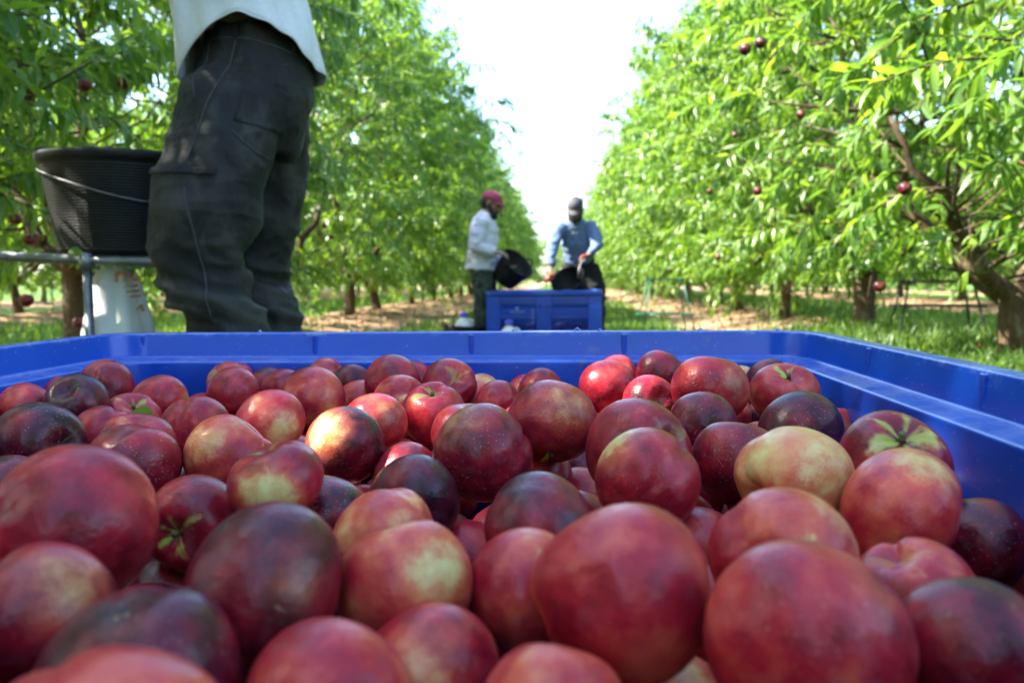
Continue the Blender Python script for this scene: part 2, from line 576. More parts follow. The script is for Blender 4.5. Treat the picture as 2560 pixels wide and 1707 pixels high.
# grass blades on the mown strips
def make_grass():
    n = 135000
    y = 5.5 * (36 / 5.5) ** RNG.random(n)
    x = RNG.uniform(-13, 13, n)
    x = np.where(RNG.random(n) < .6, RNG.uniform(-2.6, 6.5, n), x)
    k_ = RNG.random(n) < .22
    y = np.where(k_, RNG.uniform(-1.5, 6, n), y)
    x = np.where(k_, RNG.uniform(-3.5, 4.5, n), x)
    keep = RNG.random(n) < np.clip(1.05 - dirt_of(x, y) * 1.6 + .15 * wob(x, y, 3), .025, 1)
    keep &= ~((np.abs(x + .15) < .64) & (y > 8.4) & (y < 9.5)) & ~((np.abs(x + .158) < .54) & (y > -.02) & (y < 1.24))
    x, y = x[keep], y[keep]
    n = len(x)
    z = ground_z(x, y)
    tall = 1 + .8 * np.clip(wob(x * 1.7, y * 1.7, 2.2), 0, 1.5)
    h = RNG.uniform(.05, .15, n) * tall * (1 + y / 60)
    w = RNG.uniform(.004, .009, n) * (1 + y / 14)
    a = RNG.uniform(0, 2 * pi, n)
    lean = RNG.uniform(.1, .7, n) * h
    b = RNG.uniform(0, 2 * pi, n)
    dx, dy = np.cos(a) * w, np.sin(a) * w
    lx, ly = np.cos(b) * lean, np.sin(b) * lean
    V = np.zeros((n, 5, 3))
    V[:, 0] = np.stack([x - dx, y - dy, z - .01], 1)
    V[:, 1] = np.stack([x + dx, y + dy, z - .01], 1)
    V[:, 2] = np.stack([x - dx * .8 + lx * .35, y - dy * .8 + ly * .35, z + h * .6], 1)
    V[:, 3] = np.stack([x + dx * .8 + lx * .35, y + dy * .8 + ly * .35, z + h * .6], 1)
    V[:, 4] = np.stack([x + lx, y + ly, z + h], 1)
    o = np.arange(n)[:, None] * 5
    loops = np.concatenate([o + np.array([0, 1, 3, 2]), o + np.array([2, 3, 4])], 1)
    starts = (np.arange(n)[:, None] * 7 + np.array([0, 4])).ravel()
    me = np_mesh('grass', V.reshape(-1, 3), loops.ravel(), starts, np.tile([4, 3], n), GRASS)
    tag(link('grass', me), 'short green grass and weeds of the orchard alleys', 'grass', None, 'stuff')
make_grass()

def make_litter():
    """dry leaves and clods lying on the bare ridges"""
    n = 5200
    y = 6 * (40 / 6) ** RNG.random(n)
    x = np.where(RNG.random(n) < .5, ROW_R, ROW_L) + RNG.normal(0, 1.0, n)
    k = dirt_of(x, y) > .3
    x, y = x[k], y[k]
    z = ground_z(x, y)
    g = Geo()
    for a, b_, c in zip(x, y, z):
        M = Matrix.Translation((a, b_, c)) @ Matrix.Rotation(random.uniform(0, 6.3), 4, 'Z') @ Matrix.Rotation(random.gauss(0, .4), 4, 'X')
        s = random.uniform(.02, .055) * (1 + b_ / 40)
        g.add([M @ Vector(q) for q in ((-s, 0, .01), (0, -s * .35, .022), (s, 0, .012), (0, s * .35, .02))], [(0, 1, 2, 3)])
    tag(g.build('leaf_litter', LITTER), 'dry fallen leaves scattered on the bare soil ridges', 'leaf litter', None, 'stuff')
    g = Geo()
    for _ in range(900):
        a, b_ = random.choice((ROW_R, ROW_L)) + random.gauss(0, .9), 7 * (36 / 7) ** random.random()
        if dirt_of(np.array([a]), np.array([b_]))[0] < .4: continue
        s = random.uniform(.015, .06)
        g.ball((a, b_, gz(a, b_) + s * .2), (s, s * random.uniform(.6, 1), s * .6), 6, 4, Matrix.Rotation(random.uniform(0, 3), 3, 'Z'))
    tag(g.build('soil_clods', GROUND_CLOD, None, 0, False), 'clods of pale earth on the soil ridges', 'soil', None, 'stuff')
make_litter()

# ------------------------------------------------------------------ trees
def leaf_canon(droop, segs, fold=.28, wid=.115):
    """one lanceolate leaf of length 1 from the origin along +X, bending down"""
    ts = np.linspace(0, 1, segs + 1)
    V, F = [(0, 0, 0)], []
    prev = None
    for k in range(1, segs):
        t = ts[k]
        x, z = t - .12 * droop * t * t, -droop * t * t
        w = wid * sin(pi * t ** .8) ** .8
        i = len(V)
        V += [(x, w, z + fold * w), (x, 0, z), (x, -w, z + fold * w)]
        if prev is None: F += [(0, i + 1, i), (0, i + 2, i + 1)]
        else: F += [(prev, prev + 1, i + 1, i), (prev + 1, prev + 2, i + 2, i + 1)]
        prev = i
    V.append((1 - .12 * droop, 0, -droop))
    i = len(V) - 1
    F += [(prev, prev + 1, i), (prev + 1, prev + 2, i)]
    return np.array(V), F
def leaf_flat(droop, wid=.125):
    V = [(0, 0, 0), (.35, wid, -.12 * droop), (.35, -wid, -.12 * droop), (.75, wid * .8, -.5 * droop), (.75, -wid * .8, -.5 * droop), (.95, 0, -droop)]
    return np.array(V), [(0, 2, 1), (1, 2, 4, 3), (3, 4, 5)]
LEAF_NEAR = [leaf_canon(d, 3) for d in (.25, .55, .85)]
LEAF_LOW = [leaf_flat(d) for d in (.3, .7)]

def leaf_matrices(yaw, pitch, roll, scale):
    cy, sy, cp, sp, cr, sr = np.cos(yaw), np.sin(yaw), np.cos(pitch), np.sin(pitch), np.cos(roll), np.sin(roll)
    n = len(yaw)
    Rz, Ry, Rx = np.zeros((n, 3, 3)), np.zeros((n, 3, 3)), np.zeros((n, 3, 3))
    Rz[:, 0, 0] = cy; Rz[:, 0, 1] = -sy; Rz[:, 1, 0] = sy; Rz[:, 1, 1] = cy; Rz[:, 2, 2] = 1
    Ry[:, 0, 0] = cp; Ry[:, 0, 2] = -sp; Ry[:, 2, 0] = sp; Ry[:, 2, 2] = cp; Ry[:, 1, 1] = 1
    Rx[:, 0, 0] = 1; Rx[:, 1, 1] = cr; Rx[:, 1, 2] = -sr; Rx[:, 2, 1] = sr; Rx[:, 2, 2] = cr
    return (Rz @ Ry @ Rx) * scale[:, None, None]

def leaves_mesh(name, pos, M, var, canon, mat):
    Vs, Ls, St, Tt = [], [], [], []
    nv = nl = 0
    for k, (cv, cf) in enumerate(canon):
        m = var == k
        if not m.any(): continue
        P = np.einsum('nij,vj->nvi', M[m], cv) + pos[m][:, None]
        n = len(P)
        Vs.append(P.reshape(-1, 3))
        fl = np.concatenate([np.array(f) for f in cf])
        Ls.append((np.arange(n)[:, None] * len(cv) + fl[None] + nv).ravel())
        tot = np.array([len(f) for f in cf])
        st = np.concatenate([[0], np.cumsum(tot)[:-1]])
        St.append((np.arange(n)[:, None] * len(fl) + st[None] + nl).ravel())
        Tt.append(np.tile(tot, n))
        nv += n * len(cv)
        nl += n * len(fl)
    return np_mesh(name, np.concatenate(Vs), np.concatenate(Ls), np.concatenate(St), np.concatenate(Tt), mat)

PROF_Z = np.array([.55, .8, 1.1, 1.6, 2.4, 3.2, 3.9, 4.4, 4.8, 5.2])
PROF_R = np.array([.7, 1.5, 2.05, 2.45, 2.65, 2.65, 2.4, 1.9, 1.3, .4])
def crown_shoots(rng, n, H=1.0, wide=1.0):
    z = np.clip(rng.beta(1.15, 1.2, n) * 4.35 + .62, .6, 5.0)
    z = np.where(rng.random(n) < .12, rng.uniform(3.4, 4.9, n), z)
    R = np.interp(z, PROF_Z, PROF_R) * wide
    ph = rng.uniform(0, 2 * pi, n)
    lump = 1 + .16 * np.sin(3 * ph + rng.uniform(0, 6)) * np.sin(z * 2.1 + rng.uniform(0, 6)) + .1 * np.sin(5 * ph + z * 3)
    rr = R * lump * np.sqrt(rng.uniform(.12, .86, n)) * .9
    base = np.stack([rr * np.cos(ph), rr * np.sin(ph), z * H], 1)
    rad = np.stack([np.cos(ph), np.sin(ph), np.zeros(n)], 1)
    hi = np.clip((z - 3.1) / 1.5, 0, 1)
    d = rad * (.85 - .6 * hi)[:, None] + np.array([0, 0, 1.0]) * (.25 + .9 * hi)[:, None] + rng.normal(0, .4, (n, 3))
    d /= np.linalg.norm(d, axis=1)[:, None]
    L = rng.uniform(.4, .95, n) * (1 + .25 * hi)
    droop = rng.uniform(.15, .75, n) * (1 - .8 * hi)
    return base, d, L, droop
def shoot_leaves(rng, base, d, L, droop, per, size):
    n = len(base)
    t = (np.arange(per)[None] + rng.random((n, per))) / per * .95 + .05
    c = base[:, None] + d[:, None] * (L[:, None] * t)[..., None]
    c[..., 2] -= (droop * L)[:, None] * t * t
    tan = d[:, None] - np.array([0, 0, 1.0]) * (2 * droop[:, None] * t)[..., None]
    tan /= np.linalg.norm(tan, axis=-1, keepdims=True)
    a = np.arange(per)[None] * 2.4 + rng.uniform(0, 6.28, (n, 1)) + rng.normal(0, .3, (n, per))
    ref = np.array([.3, .2, .93])
    s = np.cross(tan, ref)
    s /= np.linalg.norm(s, axis=-1, keepdims=True) + 1e-6
    b = np.cross(tan, s)
    ld = tan * .55 + (s * np.cos(a)[..., None] + b * np.sin(a)[..., None]) * .8
    ld[..., 2] -= .42
    ld = (ld + rng.normal(0, .15, ld.shape)).reshape(-1, 3)
    ld /= np.linalg.norm(ld, axis=1)[:, None]
    pos = c.reshape(-1, 3)
    N = len(pos)
    yaw = np.arctan2(ld[:, 1], ld[:, 0])
    pitch = np.arcsin(np.clip(ld[:, 2], -1, 1))
    roll = rng.normal(0, .55, N)
    sc = size * rng.uniform(.68, 1.12, N) * np.tile(np.where(np.arange(per) > per - 5, .75, 1.0), n)
    return pos, yaw, pitch, roll, sc

def limb_path(rng, p0, p1, sag=.12, n=6):
    p0, p1 = Vector(p0), Vector(p1)
    out = []
    for k in range(n + 1):
        t = k / n
        p = p0.lerp(p1, t)
        p.z += -sag * (p1 - p0).length * sin(pi * t) * .6
        w = .05 * sin(pi * t)
        p += Vector((rng.normal(0, w), rng.normal(0, w), rng.normal(0, w * .5)))
        out.append(p)
    return out
def skeleton(rng, trunk_r=.1, lean=(0, 0), fork=.55, limbs=None):
    """trunk Geo, list of limb Geo, Geo of the finer branches; all in tree space"""
    top = Vector((lean[0], lean[1], fork))
    tr = Geo().tube([(0, 0, -.12), (lean[0] * .15, lean[1] * .15, .08), (lean[0] * .5, lean[1] * .5, fork * .5), top, top + Vector((0, 0, .1))],
                    [trunk_r * 1.45, trunk_r * 1.12, trunk_r, trunk_r * 1.12, trunk_r * .6], 12, wob=.3, seed=rng.uniform(0, 9))
    if limbs is None:
        k = rng.integers(4, 6)
        a0 = rng.uniform(0, 6.28)
        limbs = []
        for j in range(k):
            a = a0 + 2 * pi * j / k + rng.normal(0, .25)
            r1, z1 = rng.uniform(.75, 1.15), rng.uniform(1.5, 1.9)
            r2, z2 = rng.uniform(1.2, 1.7), rng.uniform(3.4, 4.2)
            limbs.append([(cos(a) * r1, sin(a) * r1, z1), (cos(a + .15) * r2, sin(a + .15) * r2, z2)])
    ls, br = [], Geo()
    for pts in limbs:
        path = [top - Vector((0, 0, .06))]
        for q in pts: path += limb_path(rng, path[-1], q, .1, 5)[1:]
        m = len(path)
        r0 = trunk_r * .68
        ls.append(Geo().tube(path, [r0 * (1 - .8 * i / (m - 1)) for i in range(m)], 8, wob=.25, seed=rng.uniform(0, 9)))
        for i in range(2, m):
            for _ in range(2):
                a = rng.uniform(0, 6.28)
                e = path[i] + Vector((cos(a) * .9, sin(a) * .9, rng.uniform(.1, .7)))
                bp = limb_path(rng, path[i], e, .05, 3)
                br.tube(bp, [.018, .014, .01, .005], 5)
    return tr, ls, br

# simple tree crowns, shared by the trees further off
FAR_TREES = []
for k in range(5):
    rng = np.random.default_rng(100 + k)
    sh = crown_shoots(rng, 700)
    pos, yaw, pitch, roll, sc = shoot_leaves(rng, *sh, 44, .15)
    cm = leaves_mesh('crown', pos, leaf_matrices(yaw, pitch, roll, sc), rng.integers(0, 2, len(pos)), LEAF_LOW, LEAF_FAR)
    tr, ls, br = skeleton(rng, rng.uniform(.085, .115), (rng.normal(0, .1), rng.normal(0, .1)), rng.uniform(.45, .65))
    FAR_TREES.append((cm, mesh('trunk', tr.v, tr.f, BARK), [mesh('limb', l.v, l.f, BARK) for l in ls]))
tree_no = [0]
def far_tree(x, y, label, group, wide=1.0, high=1.0):
    k = tree_no[0] % 5
    rot = (tree_no[0] * 2.399) % 6.283
    tree_no[0] += 1
    cm, tm, lm = FAR_TREES[k]
    t = empty('peach_tree', (x, y, gz(x, y)), label, 'tree', group)
    t.rotation_euler.z = rot
    t.scale = (wide, wide, high)
    link('trunk', tm, t)
    for l in lm: link('limb', l, t)
    tag(link('crown', cm, t), kind='stuff')
    return t

# near trees: every leaf generated once; the ones that show largest become objects of their own
def frustum(P):
    d = P - np.array(cam.location)
    z = d @ np.array(fwd)
    k = 18 / 22.3
    return k * (d @ np.array(rt)) / np.maximum(z, .01), k * (d @ np.array(upv)) / np.maximum(z, .01), z
near = []
# ripe fruit that shows between the leaves, and bare stretches of limb: no leaf hangs right in front of them
FRUIT_AT = {'R1': [(.997, 4.6, 2.079), (1.089, 4.65, 2.127), (1.611, 4.0, 1.27), (1.867, 4.9, 1.8), (1.656, 4.4, .81)],
            'R2': [(1.40, 6.0, 1.47), (1.661, 5.9, 1.98), (1.9, 5.8, 1.1)],
            'R3': [(1.597, 9.0, 1.780), (1.696, 9.0, 1.088), (1.9, 9.2, 2.4)],
            'L1': [(-2.321, 4.0, 1.821), (-2.231, 4.2, 1.880)],
            'L2': [(-2.502, 3.75, .78), (-2.771, 4.6, .63), (-2.969, 4.5, 1.10), (-2.910, 4.3, 1.202)],
            'L3': [(-2.75, 9.6, 1.5), (-2.7, 9.7, 1.38)]}
CLEAR = [(p, .05 if k % 2 == 0 else .03, 1.3 if k % 3 == 0 else .25) for q in FRUIT_AT.values() for k, p in enumerate(q)]
CLEAR += [(p, .13, 2.2) for p in ((3.4, 6.8, .95), (3.15, 6.7, 1.3), (2.95, 6.6, 1.6), (2.7, 6.5, 1.85), (2.5, 6.45, 2.05), (-4.15, 7, 1.4), (-4.17, 7, 1.9), (-4.2, 7, 2.5), (-4.2, 7.05, 3.1))]
def in_clearing(P):
    m = np.zeros(len(P), bool)
    for p, r, L in CLEAR:
        p = np.array(p)
        d = np.array(cam.location) - p
        d /= np.linalg.norm(d)
        v = P - p
        t = v @ d
        m |= (t > -.05) & (t < L) & (np.linalg.norm(v - t[:, None] * d, axis=1) < r * (1 - .3 * np.clip(t / L, 0, 1)))
    return m
def near_tree(x, y, seed, label, group, n=370, per=42, size=.15, cull=None, limbs=None, lean=(0, 0), trunk_r=.11, fork=.55, wide=1.0, extra=None):
    rng = np.random.default_rng(seed)
    base, d, L, dr = crown_shoots(rng, n, 1.0, wide)
    if extra is not None:
        eb, ed, eL, edr = extra
        base, d = np.vstack([base, eb]), np.vstack([d, ed])
        L, dr = np.append(L, eL), np.append(dr, edr)
    org = np.array((x, y, gz(x, y)))
    pos, yaw, pitch, roll, sc = shoot_leaves(rng, base, d, L, dr, per, size)
    M0 = leaf_matrices(yaw, pitch, roll, sc)
    if cull is not None:
        k = ~cull(pos + org) & ~in_clearing(pos + org) & ~in_clearing(pos + org + M0[:, :, 0] * .6 - np.array([0, 0, .03]))
        pos, yaw, pitch, roll, sc = pos[k], yaw[k], pitch[k], roll[k], sc[k]
        kb = ~cull(base + d * L[:, None] + org) & ~cull(base + org)
        base, d, L, dr = base[kb], d[kb], L[kb], dr[kb]
    t = empty('peach_tree', tuple(org), label, 'tree', group)
    tr, ls, br = skeleton(rng, trunk_r, lean, fork, limbs)
    tr.build('trunk', BARK, t)
    for l in ls: l.build('limb', BARK, t)
    for b, dd, l_, q in zip(base, d, L, dr):
        b = Vector(b)
        ps = [b + Vector(dd) * float(l_ * u) - Vector((0, 0, float(q * l_ * u * u))) for u in (0, .35, .7, 1)]
        br.tube(ps, [.007, .006, .004, .002], 4)
    tag(br.build('twigs', BARK, t), kind='stuff')
    near.append(dict(t=t, org=org, pos=pos, M=leaf_matrices(yaw, pitch, roll, sc), var=rng.integers(0, 3, len(pos))))
    return t
def finish_near_trees():
    lm = [mesh('leaf', v, f, LEAF) for v, f in LEAF_NEAR]
    cells = {}
    for q in near:
        u, v, z = frustum(q['pos'] + q['org'] + q['M'][:, :, 0] * .5)
        q['z'] = z
        q['in'] = (np.abs(u) < .5) & (np.abs(v) < .334) & (z > 1)
        q['c'] = (np.round(u * 70).astype(int) * 1000 + np.round(v * 70).astype(int))
        for c, zz in zip(q['c'][q['in']], z[q['in']]):
            if zz < cells.get(c, 1e9): cells[c] = zz
    for q in near:
        front = q['in'].copy()
        ii = np.nonzero(front)[0]
        ii = ii[[q['z'][i] < cells[q['c'][i]] + .25 for i in ii]] if len(ii) else ii
        ii = ii[np.argsort(q['z'][ii])][:300]
        for i in ii:
            o = link('leaf', lm[q['var'][i]], q['t'])
            A = Matrix(q['M'][i].tolist()).to_4x4()
            A.translation = Vector(q['pos'][i])
            o.matrix_local = A
        k = np.ones(len(q['pos']), bool)
        k[ii] = False
        cm = leaves_mesh('crown', q['pos'][k], q['M'][k], q['var'][k], LEAF_NEAR, LEAF)
        tag(link('crown', cm, q['t']), kind='stuff')

GR, GL = 'peach trees of the row along the sunlit side of the alley', 'peach trees of the row along the shaded side of the alley'
def cull_left(P):
    x, y, z = P[:, 0], P[:, 1], P[:, 2]
    return ((y < 3.9) & (x > -2.0) & (z < 2.0)) | ((y < 3.0) & (x > -1.75) & (z < 2.3)) | ((y < 3.2) & (x > -2.3) & (z < 1.35)) | (((x > -1.5) & ((y > 3.2) | (z < 2.3)))) | ((y < 6) & (z < .8)) | ((y < 5.2) & (z < 1.05) & (x > -3.2))
def cull_right(P):
    x, y, z = P[:, 0], P[:, 1], P[:, 2]
    return (x < 1.1) | ((z > 3.0) & (x < 1.45)) | ((y < 6.2) & (z < .72)) | ((y < 3.4) & (x < 1.5))
def cull_right2(P):
    x, y, z = P[:, 0], P[:, 1], P[:, 2]
    vx, vy, vz = x - 3.7, y - 6.9, z
    open_ = (z < 1.0) & (y < 8.2)
    return open_ | (x < 1.05) | ((z > 3.0) & (x < 1.3))
T_R1 = near_tree(3.7, 3.5, 21, 'first peach tree of the sunlit row, trunk out of view, its drooping leaves the largest', GR, 520, 52, .145, cull_right, wide=1.06)
T_R2 = near_tree(3.7, 6.95, 22, 'peach tree whose thick forked trunk stands at the right edge of the view', GR, 500, 52, .145, cull_right2, trunk_r=.122, fork=.5,
                 limbs=[[(-.55, -.25, 1.0), (-1.25, -.5, 1.9)], [(-.75, .4, 1.3), (-1.35, .8, 3.2)], [(.7, .9, 1.6), (1.2, 1.3, 3.6)], [(.9, -.6, 1.5), (1.3, -1.2, 3.6)]])
T_R3 = near_tree(3.7, 10.3, 23, 'peach tree with the stout straight trunk just beyond the corner of the near bin', GR, 500, 50, .145, lambda P: (P[:, 0] < .9) | ((P[:, 2] < .85) & (P[:, 1] < 12)), trunk_r=.118, fork=.75)
T_L1 = near_tree(-4.2, 2.8, 31, 'peach tree leaning over the black tub, its dark leaves largest at the upper corner', GL, 900, 52, .145, cull_left)
T_L2 = near_tree(-4.2, 7.0, 32, 'peach tree with a thick trunk and a long upright limb behind the black tub', GL, 820, 52, .145,
                 lambda P: (P[:, 0] > -1.45) | ((P[:, 2] < .95) & (P[:, 1] < 8)), trunk_r=.13, fork=.75,
                 limbs=[[(.05, .05, 1.8), (.0, .1, 3.6)], [(.8, .5, 1.6), (1.3, .9, 3.5)], [(-.9, .4, 1.6), (-1.3, .6, 3.6)], [(.3, -1.0, 1.7), (.6, -1.4, 3.5)]])
T_L3 = near_tree(-4.2, 11.4, 33, 'peach tree mostly hidden behind the legs of the man in dark jeans', GL, 460, 50, .145, lambda P: (P[:, 0] > -1.5))

ORD = ['third', 'fourth', 'fifth', 'sixth', 'seventh', 'eighth', 'ninth', 'tenth', 'eleventh', 'twelfth', 'thirteenth', 'fourteenth', 'fifteenth', 'sixteenth', 'seventeenth', 'eighteenth', 'nineteenth', 'twentieth', 'twenty first', 'twenty second']
rr = random.Random(4)
RY = [13.65, 17.0, 20.35, 23.8, 27.2, 30.5, 33.8, 37.2, 40.6, 44, 47.5, 51, 55, 59.5, 64, 69, 75, 82]
RX = {0: 'peach tree with trunk half hidden by low sprays, {} of the sunlit row', 1: 'peach tree with dark forked trunk beside the green stool, {} of the sunlit row'}
for i, yy in enumerate(RY):
    far_tree(3.7 + rr.uniform(-.12, .12), yy, RX.get(i, 'sunlit peach tree, {} of its row from the near bin').format(ORD[i + 1]), GR, rr.uniform(.97, 1.07), rr.uniform(1.0, 1.24))
LY = [15.9, 19.2, 23.5, 27.6, 31.6, 35.4, 39.4, 43.4, 47.4, 51.5, 56, 61, 66, 72, 79]
LX = {0: 'peach tree with bare sunlit trunk beside the jeans, {} of the shaded row', 1: 'tall peach tree, dark trunk on the soil ridge, {} of the shaded row'}
for i, yy in enumerate(LY):
    far_tree(-4.2 + rr.uniform(-.12, .12), yy, LX.get(i, 'shaded peach tree, {} of its row counted from the black tub').format(ORD[i + 1]), GL, (1.06, 1.0, .9, 1.02, .9)[i % 5], (1.22, 1.16, .98, 1.24, 1.06)[i % 5])
for k_, (xx, yy) in enumerate(((-5.2, 96), (-1.6, 99), (1.8, 97), (5, 98.5))):
    far_tree(xx, yy, ['first', 'second', 'third', 'fourth'][k_] + ' hazy distant tree across the end of the alley, counted from the shaded side', 'distant trees across the end of the alley', 1.1, rr.uniform(1.0, 1.15))
for yy in (-6.7, -10.2): far_tree(3.7, yy, 'peach tree of the sunlit row standing behind the camera', 'peach trees standing behind the camera', 1.1, 1.15)  # unseen rest of the row, added to block low light from behind
for yy in (-1.4, -5.6, -9.8):  # unseen rest of the row, enlarged to shade the near bin
    t = far_tree(-4.2, yy, 'peach tree of the shaded row standing behind the camera', 'peach trees standing behind the camera', 1.2, 1.2)
    if yy > -2: t.rotation_euler.z = 2.4  # turned so the unseen crown keeps sun off the near fruit
for ri, (xr, nm) in enumerate(((ROW_R + PITCH_ROW, 'sunlit'), (ROW_L - PITCH_ROW, 'shaded'))):
    yy = 5.0
    while yy < 62:
        far_tree(xr + rr.uniform(-.2, .2), yy, f'peach tree of the next row glimpsed under the branches on the {nm} side', f'peach trees of the next row on the {nm} side', rr.uniform(.95, 1.1), rr.uniform(.92, 1.08))
        yy += rr.uniform(3.6, 4.6)
for xr, nm in ((ROW_R + 2 * PITCH_ROW, 'sunlit'), (ROW_L - 2 * PITCH_ROW, 'shaded')):
    yy = 12.0
    while yy < 70:
        far_tree(xr + rr.uniform(-.2, .2), yy, f'peach tree of the furthest row seen on the {nm} side', f'peach trees of the furthest row on the {nm} side', rr.uniform(.95, 1.1), rr.uniform(.92, 1.08))
        yy += rr.uniform(4.2, 5.2)

# ------------------------------------------------------------------ bins
def ring(w, d, ch, z):
    x, y = w / 2, d / 2
    c = ch
    pts = []
    for sx, sy, a0 in ((1, -1, -90), (1, 1, 0), (-1, 1, 90), (-1, -1, 180)):
        for k in range(4):
            # rounded chamfer: points between the two corner tangents
            a = radians(a0 + 30 * k)
            cx, cy = sx * (x - c), sy * (y - c)
            r = c
            # flatten the arc a little towards a chamfer
            f = 1 - .06 * sin(pi * k / 3)
            pts.append(Vector((cx + cos(a) * r * f, cy + sin(a) * r * f, z)))
    return pts
def make_bin(loc, w, d, label, rot=0):
    t = empty('fruit_bin', loc, label, 'bin', 'blue plastic fruit bins')
    t.rotation_euler.z = rot
    g = Geo()
    R = [ring(w - .09, d - .09, .045, .46), ring(w - .09, d - .09, .045, .735), ring(w, d, .06, .74), ring(w, d, .06, .785),
         ring(w - .044, d - .044, .05, .785), ring(w - .056, d - .056, .046, .749), ring(w - .116, d - .116, .04, .746),
         ring(w - .13, d - .13, .04, .46)]
    n = len(R[0])
    vs = [p for r in R for p in r]
    fs = []
    for i in range(len(R)):
        j = (i + 1) % len(R)
        for k in range(n): fs.append((i * n + k, i * n + (k + 1) % n, j * n + (k + 1) % n, j * n + k))
    g.add(vs, fs).build('rim', BLUE, t, .004)
    hw, hd = w / 2 - .012, d / 2 - .012
    for sx in (-1, 1):
        for sy in (-1, 1):
            Geo().box(sx * hw, sx * (hw - .14), sy * hd, sy * (hd - .03), .1, .732).box(sx * hw, sx * (hw - .03), sy * (hd - .032), sy * (hd - .14), .1, .732).build('corner_post', BLUE, t, .006)
    Geo().box(-hw + .03, hw - .03, -hd + .03, hd - .03, .14, .17).build('floor', BLUE, t, .004)
    for k in (-1, 0, 1): Geo().box(k * (hw - .07) - .06, k * (hw - .07) + .06, -hd, hd, 0, .098).build('skid', BLUE, t, .006)
    for side in range(4):
        half = hw if side % 2 == 0 else hd
        deep = hd if side % 2 == 0 else hw
        M = Matrix.Rotation(side * pi / 2, 4, 'Z')
        Geo().box(-.075, .075, -deep - .003, -deep + .028, .1, .7325, M).build('centre_post', BLUE, t, .006)
        for s in (-1, 1):
            x0, x1 = sorted((s * .078, s * (half - .143)))
            Geo().box(x0, x1, -deep + .01, -deep + .03, .12, .385, M).build('lower_panel', BLUE, t, .004)
            rb = Geo()
            nr = max(6, int((x1 - x0) / .0165))
            for k in range(nr):
                xa = x0 + (x1 - x0) * (k + .2) / nr
                rb.box(xa, xa + (x1 - x0) / nr * .66, -deep + .016, -deep + .029, .385, .64, M)
            tag(rb.build('vent_rib', BLUE, t), kind='stuff')
            Geo().box(x0, x1, -deep + .012, -deep + .03, .64, .73, M).build('upper_rail', BLUE, t, .004)
            for zr in (.655, .69): Geo().box(x0 + .004, x1 - .004, -deep - .001, -deep + .0115, zr, zr + .016, M).build('ridge', BLUE, t, .003)
            Geo().box(x0 + .004, x1 - .004, -deep - .001, -deep + .0095, .372, .386, M).build('ridge', BLUE, t, .003)
        for s in (-1, 1):
            Geo().tube([M @ Vector((s * .034, -deep - .005, .625)), M @ Vector((s * .034, -deep + .002, .625))], .015, 12).build('bolt_hole_disc', HOLE_SHADE, t)  # discs on the uncut post, hole shade put into their colour
    return t
NB = make_bin((-.158, .605, 0), 1.05, 1.22, 'large blue plastic bin in front, heaped with nectarines')
for k, (rx, ry, ax) in enumerate(((-.46, .572, 0), (-.2, .572, 0), (.03, .572, 0), (.25, .572, 0), (.487, .33, 1), (.487, .08, 1), (.487, -.2, 1), (-.487, .3, 1), (-.487, .05, 1))):
    s_ = 1 if rx > 0 else -1
    if ax: Geo().box(s_ * .4975, s_ * .504, ry - .004, ry + .004, .75, .782).build('rim_rib', BLUE, NB, .002)
    else: Geo().box(rx - .004, rx + .004, .5825, .589, .75, .782).build('rim_rib', BLUE, NB, .002)
bg = Geo()
for bx, by, bl in ((-.07, 1.211, .008), (.02, 1.212, .012), (.055, 1.211, .007), (.2, 1.212, .009), (.31, 1.208, .006), (-.31, 1.212, .006), (-.45, 1.21, .007)):
    q = Vector((bx + .158, by - .605, .785))
    bg.tube([q, q + Vector((bl * .5, -.003, bl * .35)), q + Vector((bl, -.006, -.001)), q + Vector((bl * 1.1, -.004, -bl * .5))], .0011, 5)
tag(bg.build('plastic_burr', LOGO, NB), kind='stuff')
# far bin stands taller on the same ground: same model, wide side to the camera
FB = make_bin((-.16, 8.9, -.04), 1.2, 1.0, 'far blue plastic bin on the grass with two pickers bending over it')
lg = Geo()
y_ = -.5 + .012 + .016
for k in range(9): lg.box(-.345 + k * .017 + random.uniform(0, .003), -.345 + k * .017 + .012, y_ - .004, y_, .565, .565 + random.uniform(.012, .02))
lg.build('printed_name', LOGO, FB, smooth=False)
Geo().box(-.285, -.265, y_ - .004, y_, .585, .6).ball((-.275, y_ - .001, .61), (.016, .002, .014), 10, 6).build('tree_emblem', LOGO, FB)
mk = Geo()
for k in range(4): mk.box(-.125, -.105, y_ - .004, y_, .46 + k * .04, .475 + k * .04)
mk.build('printed_marks', LOGO, FB, smooth=False)

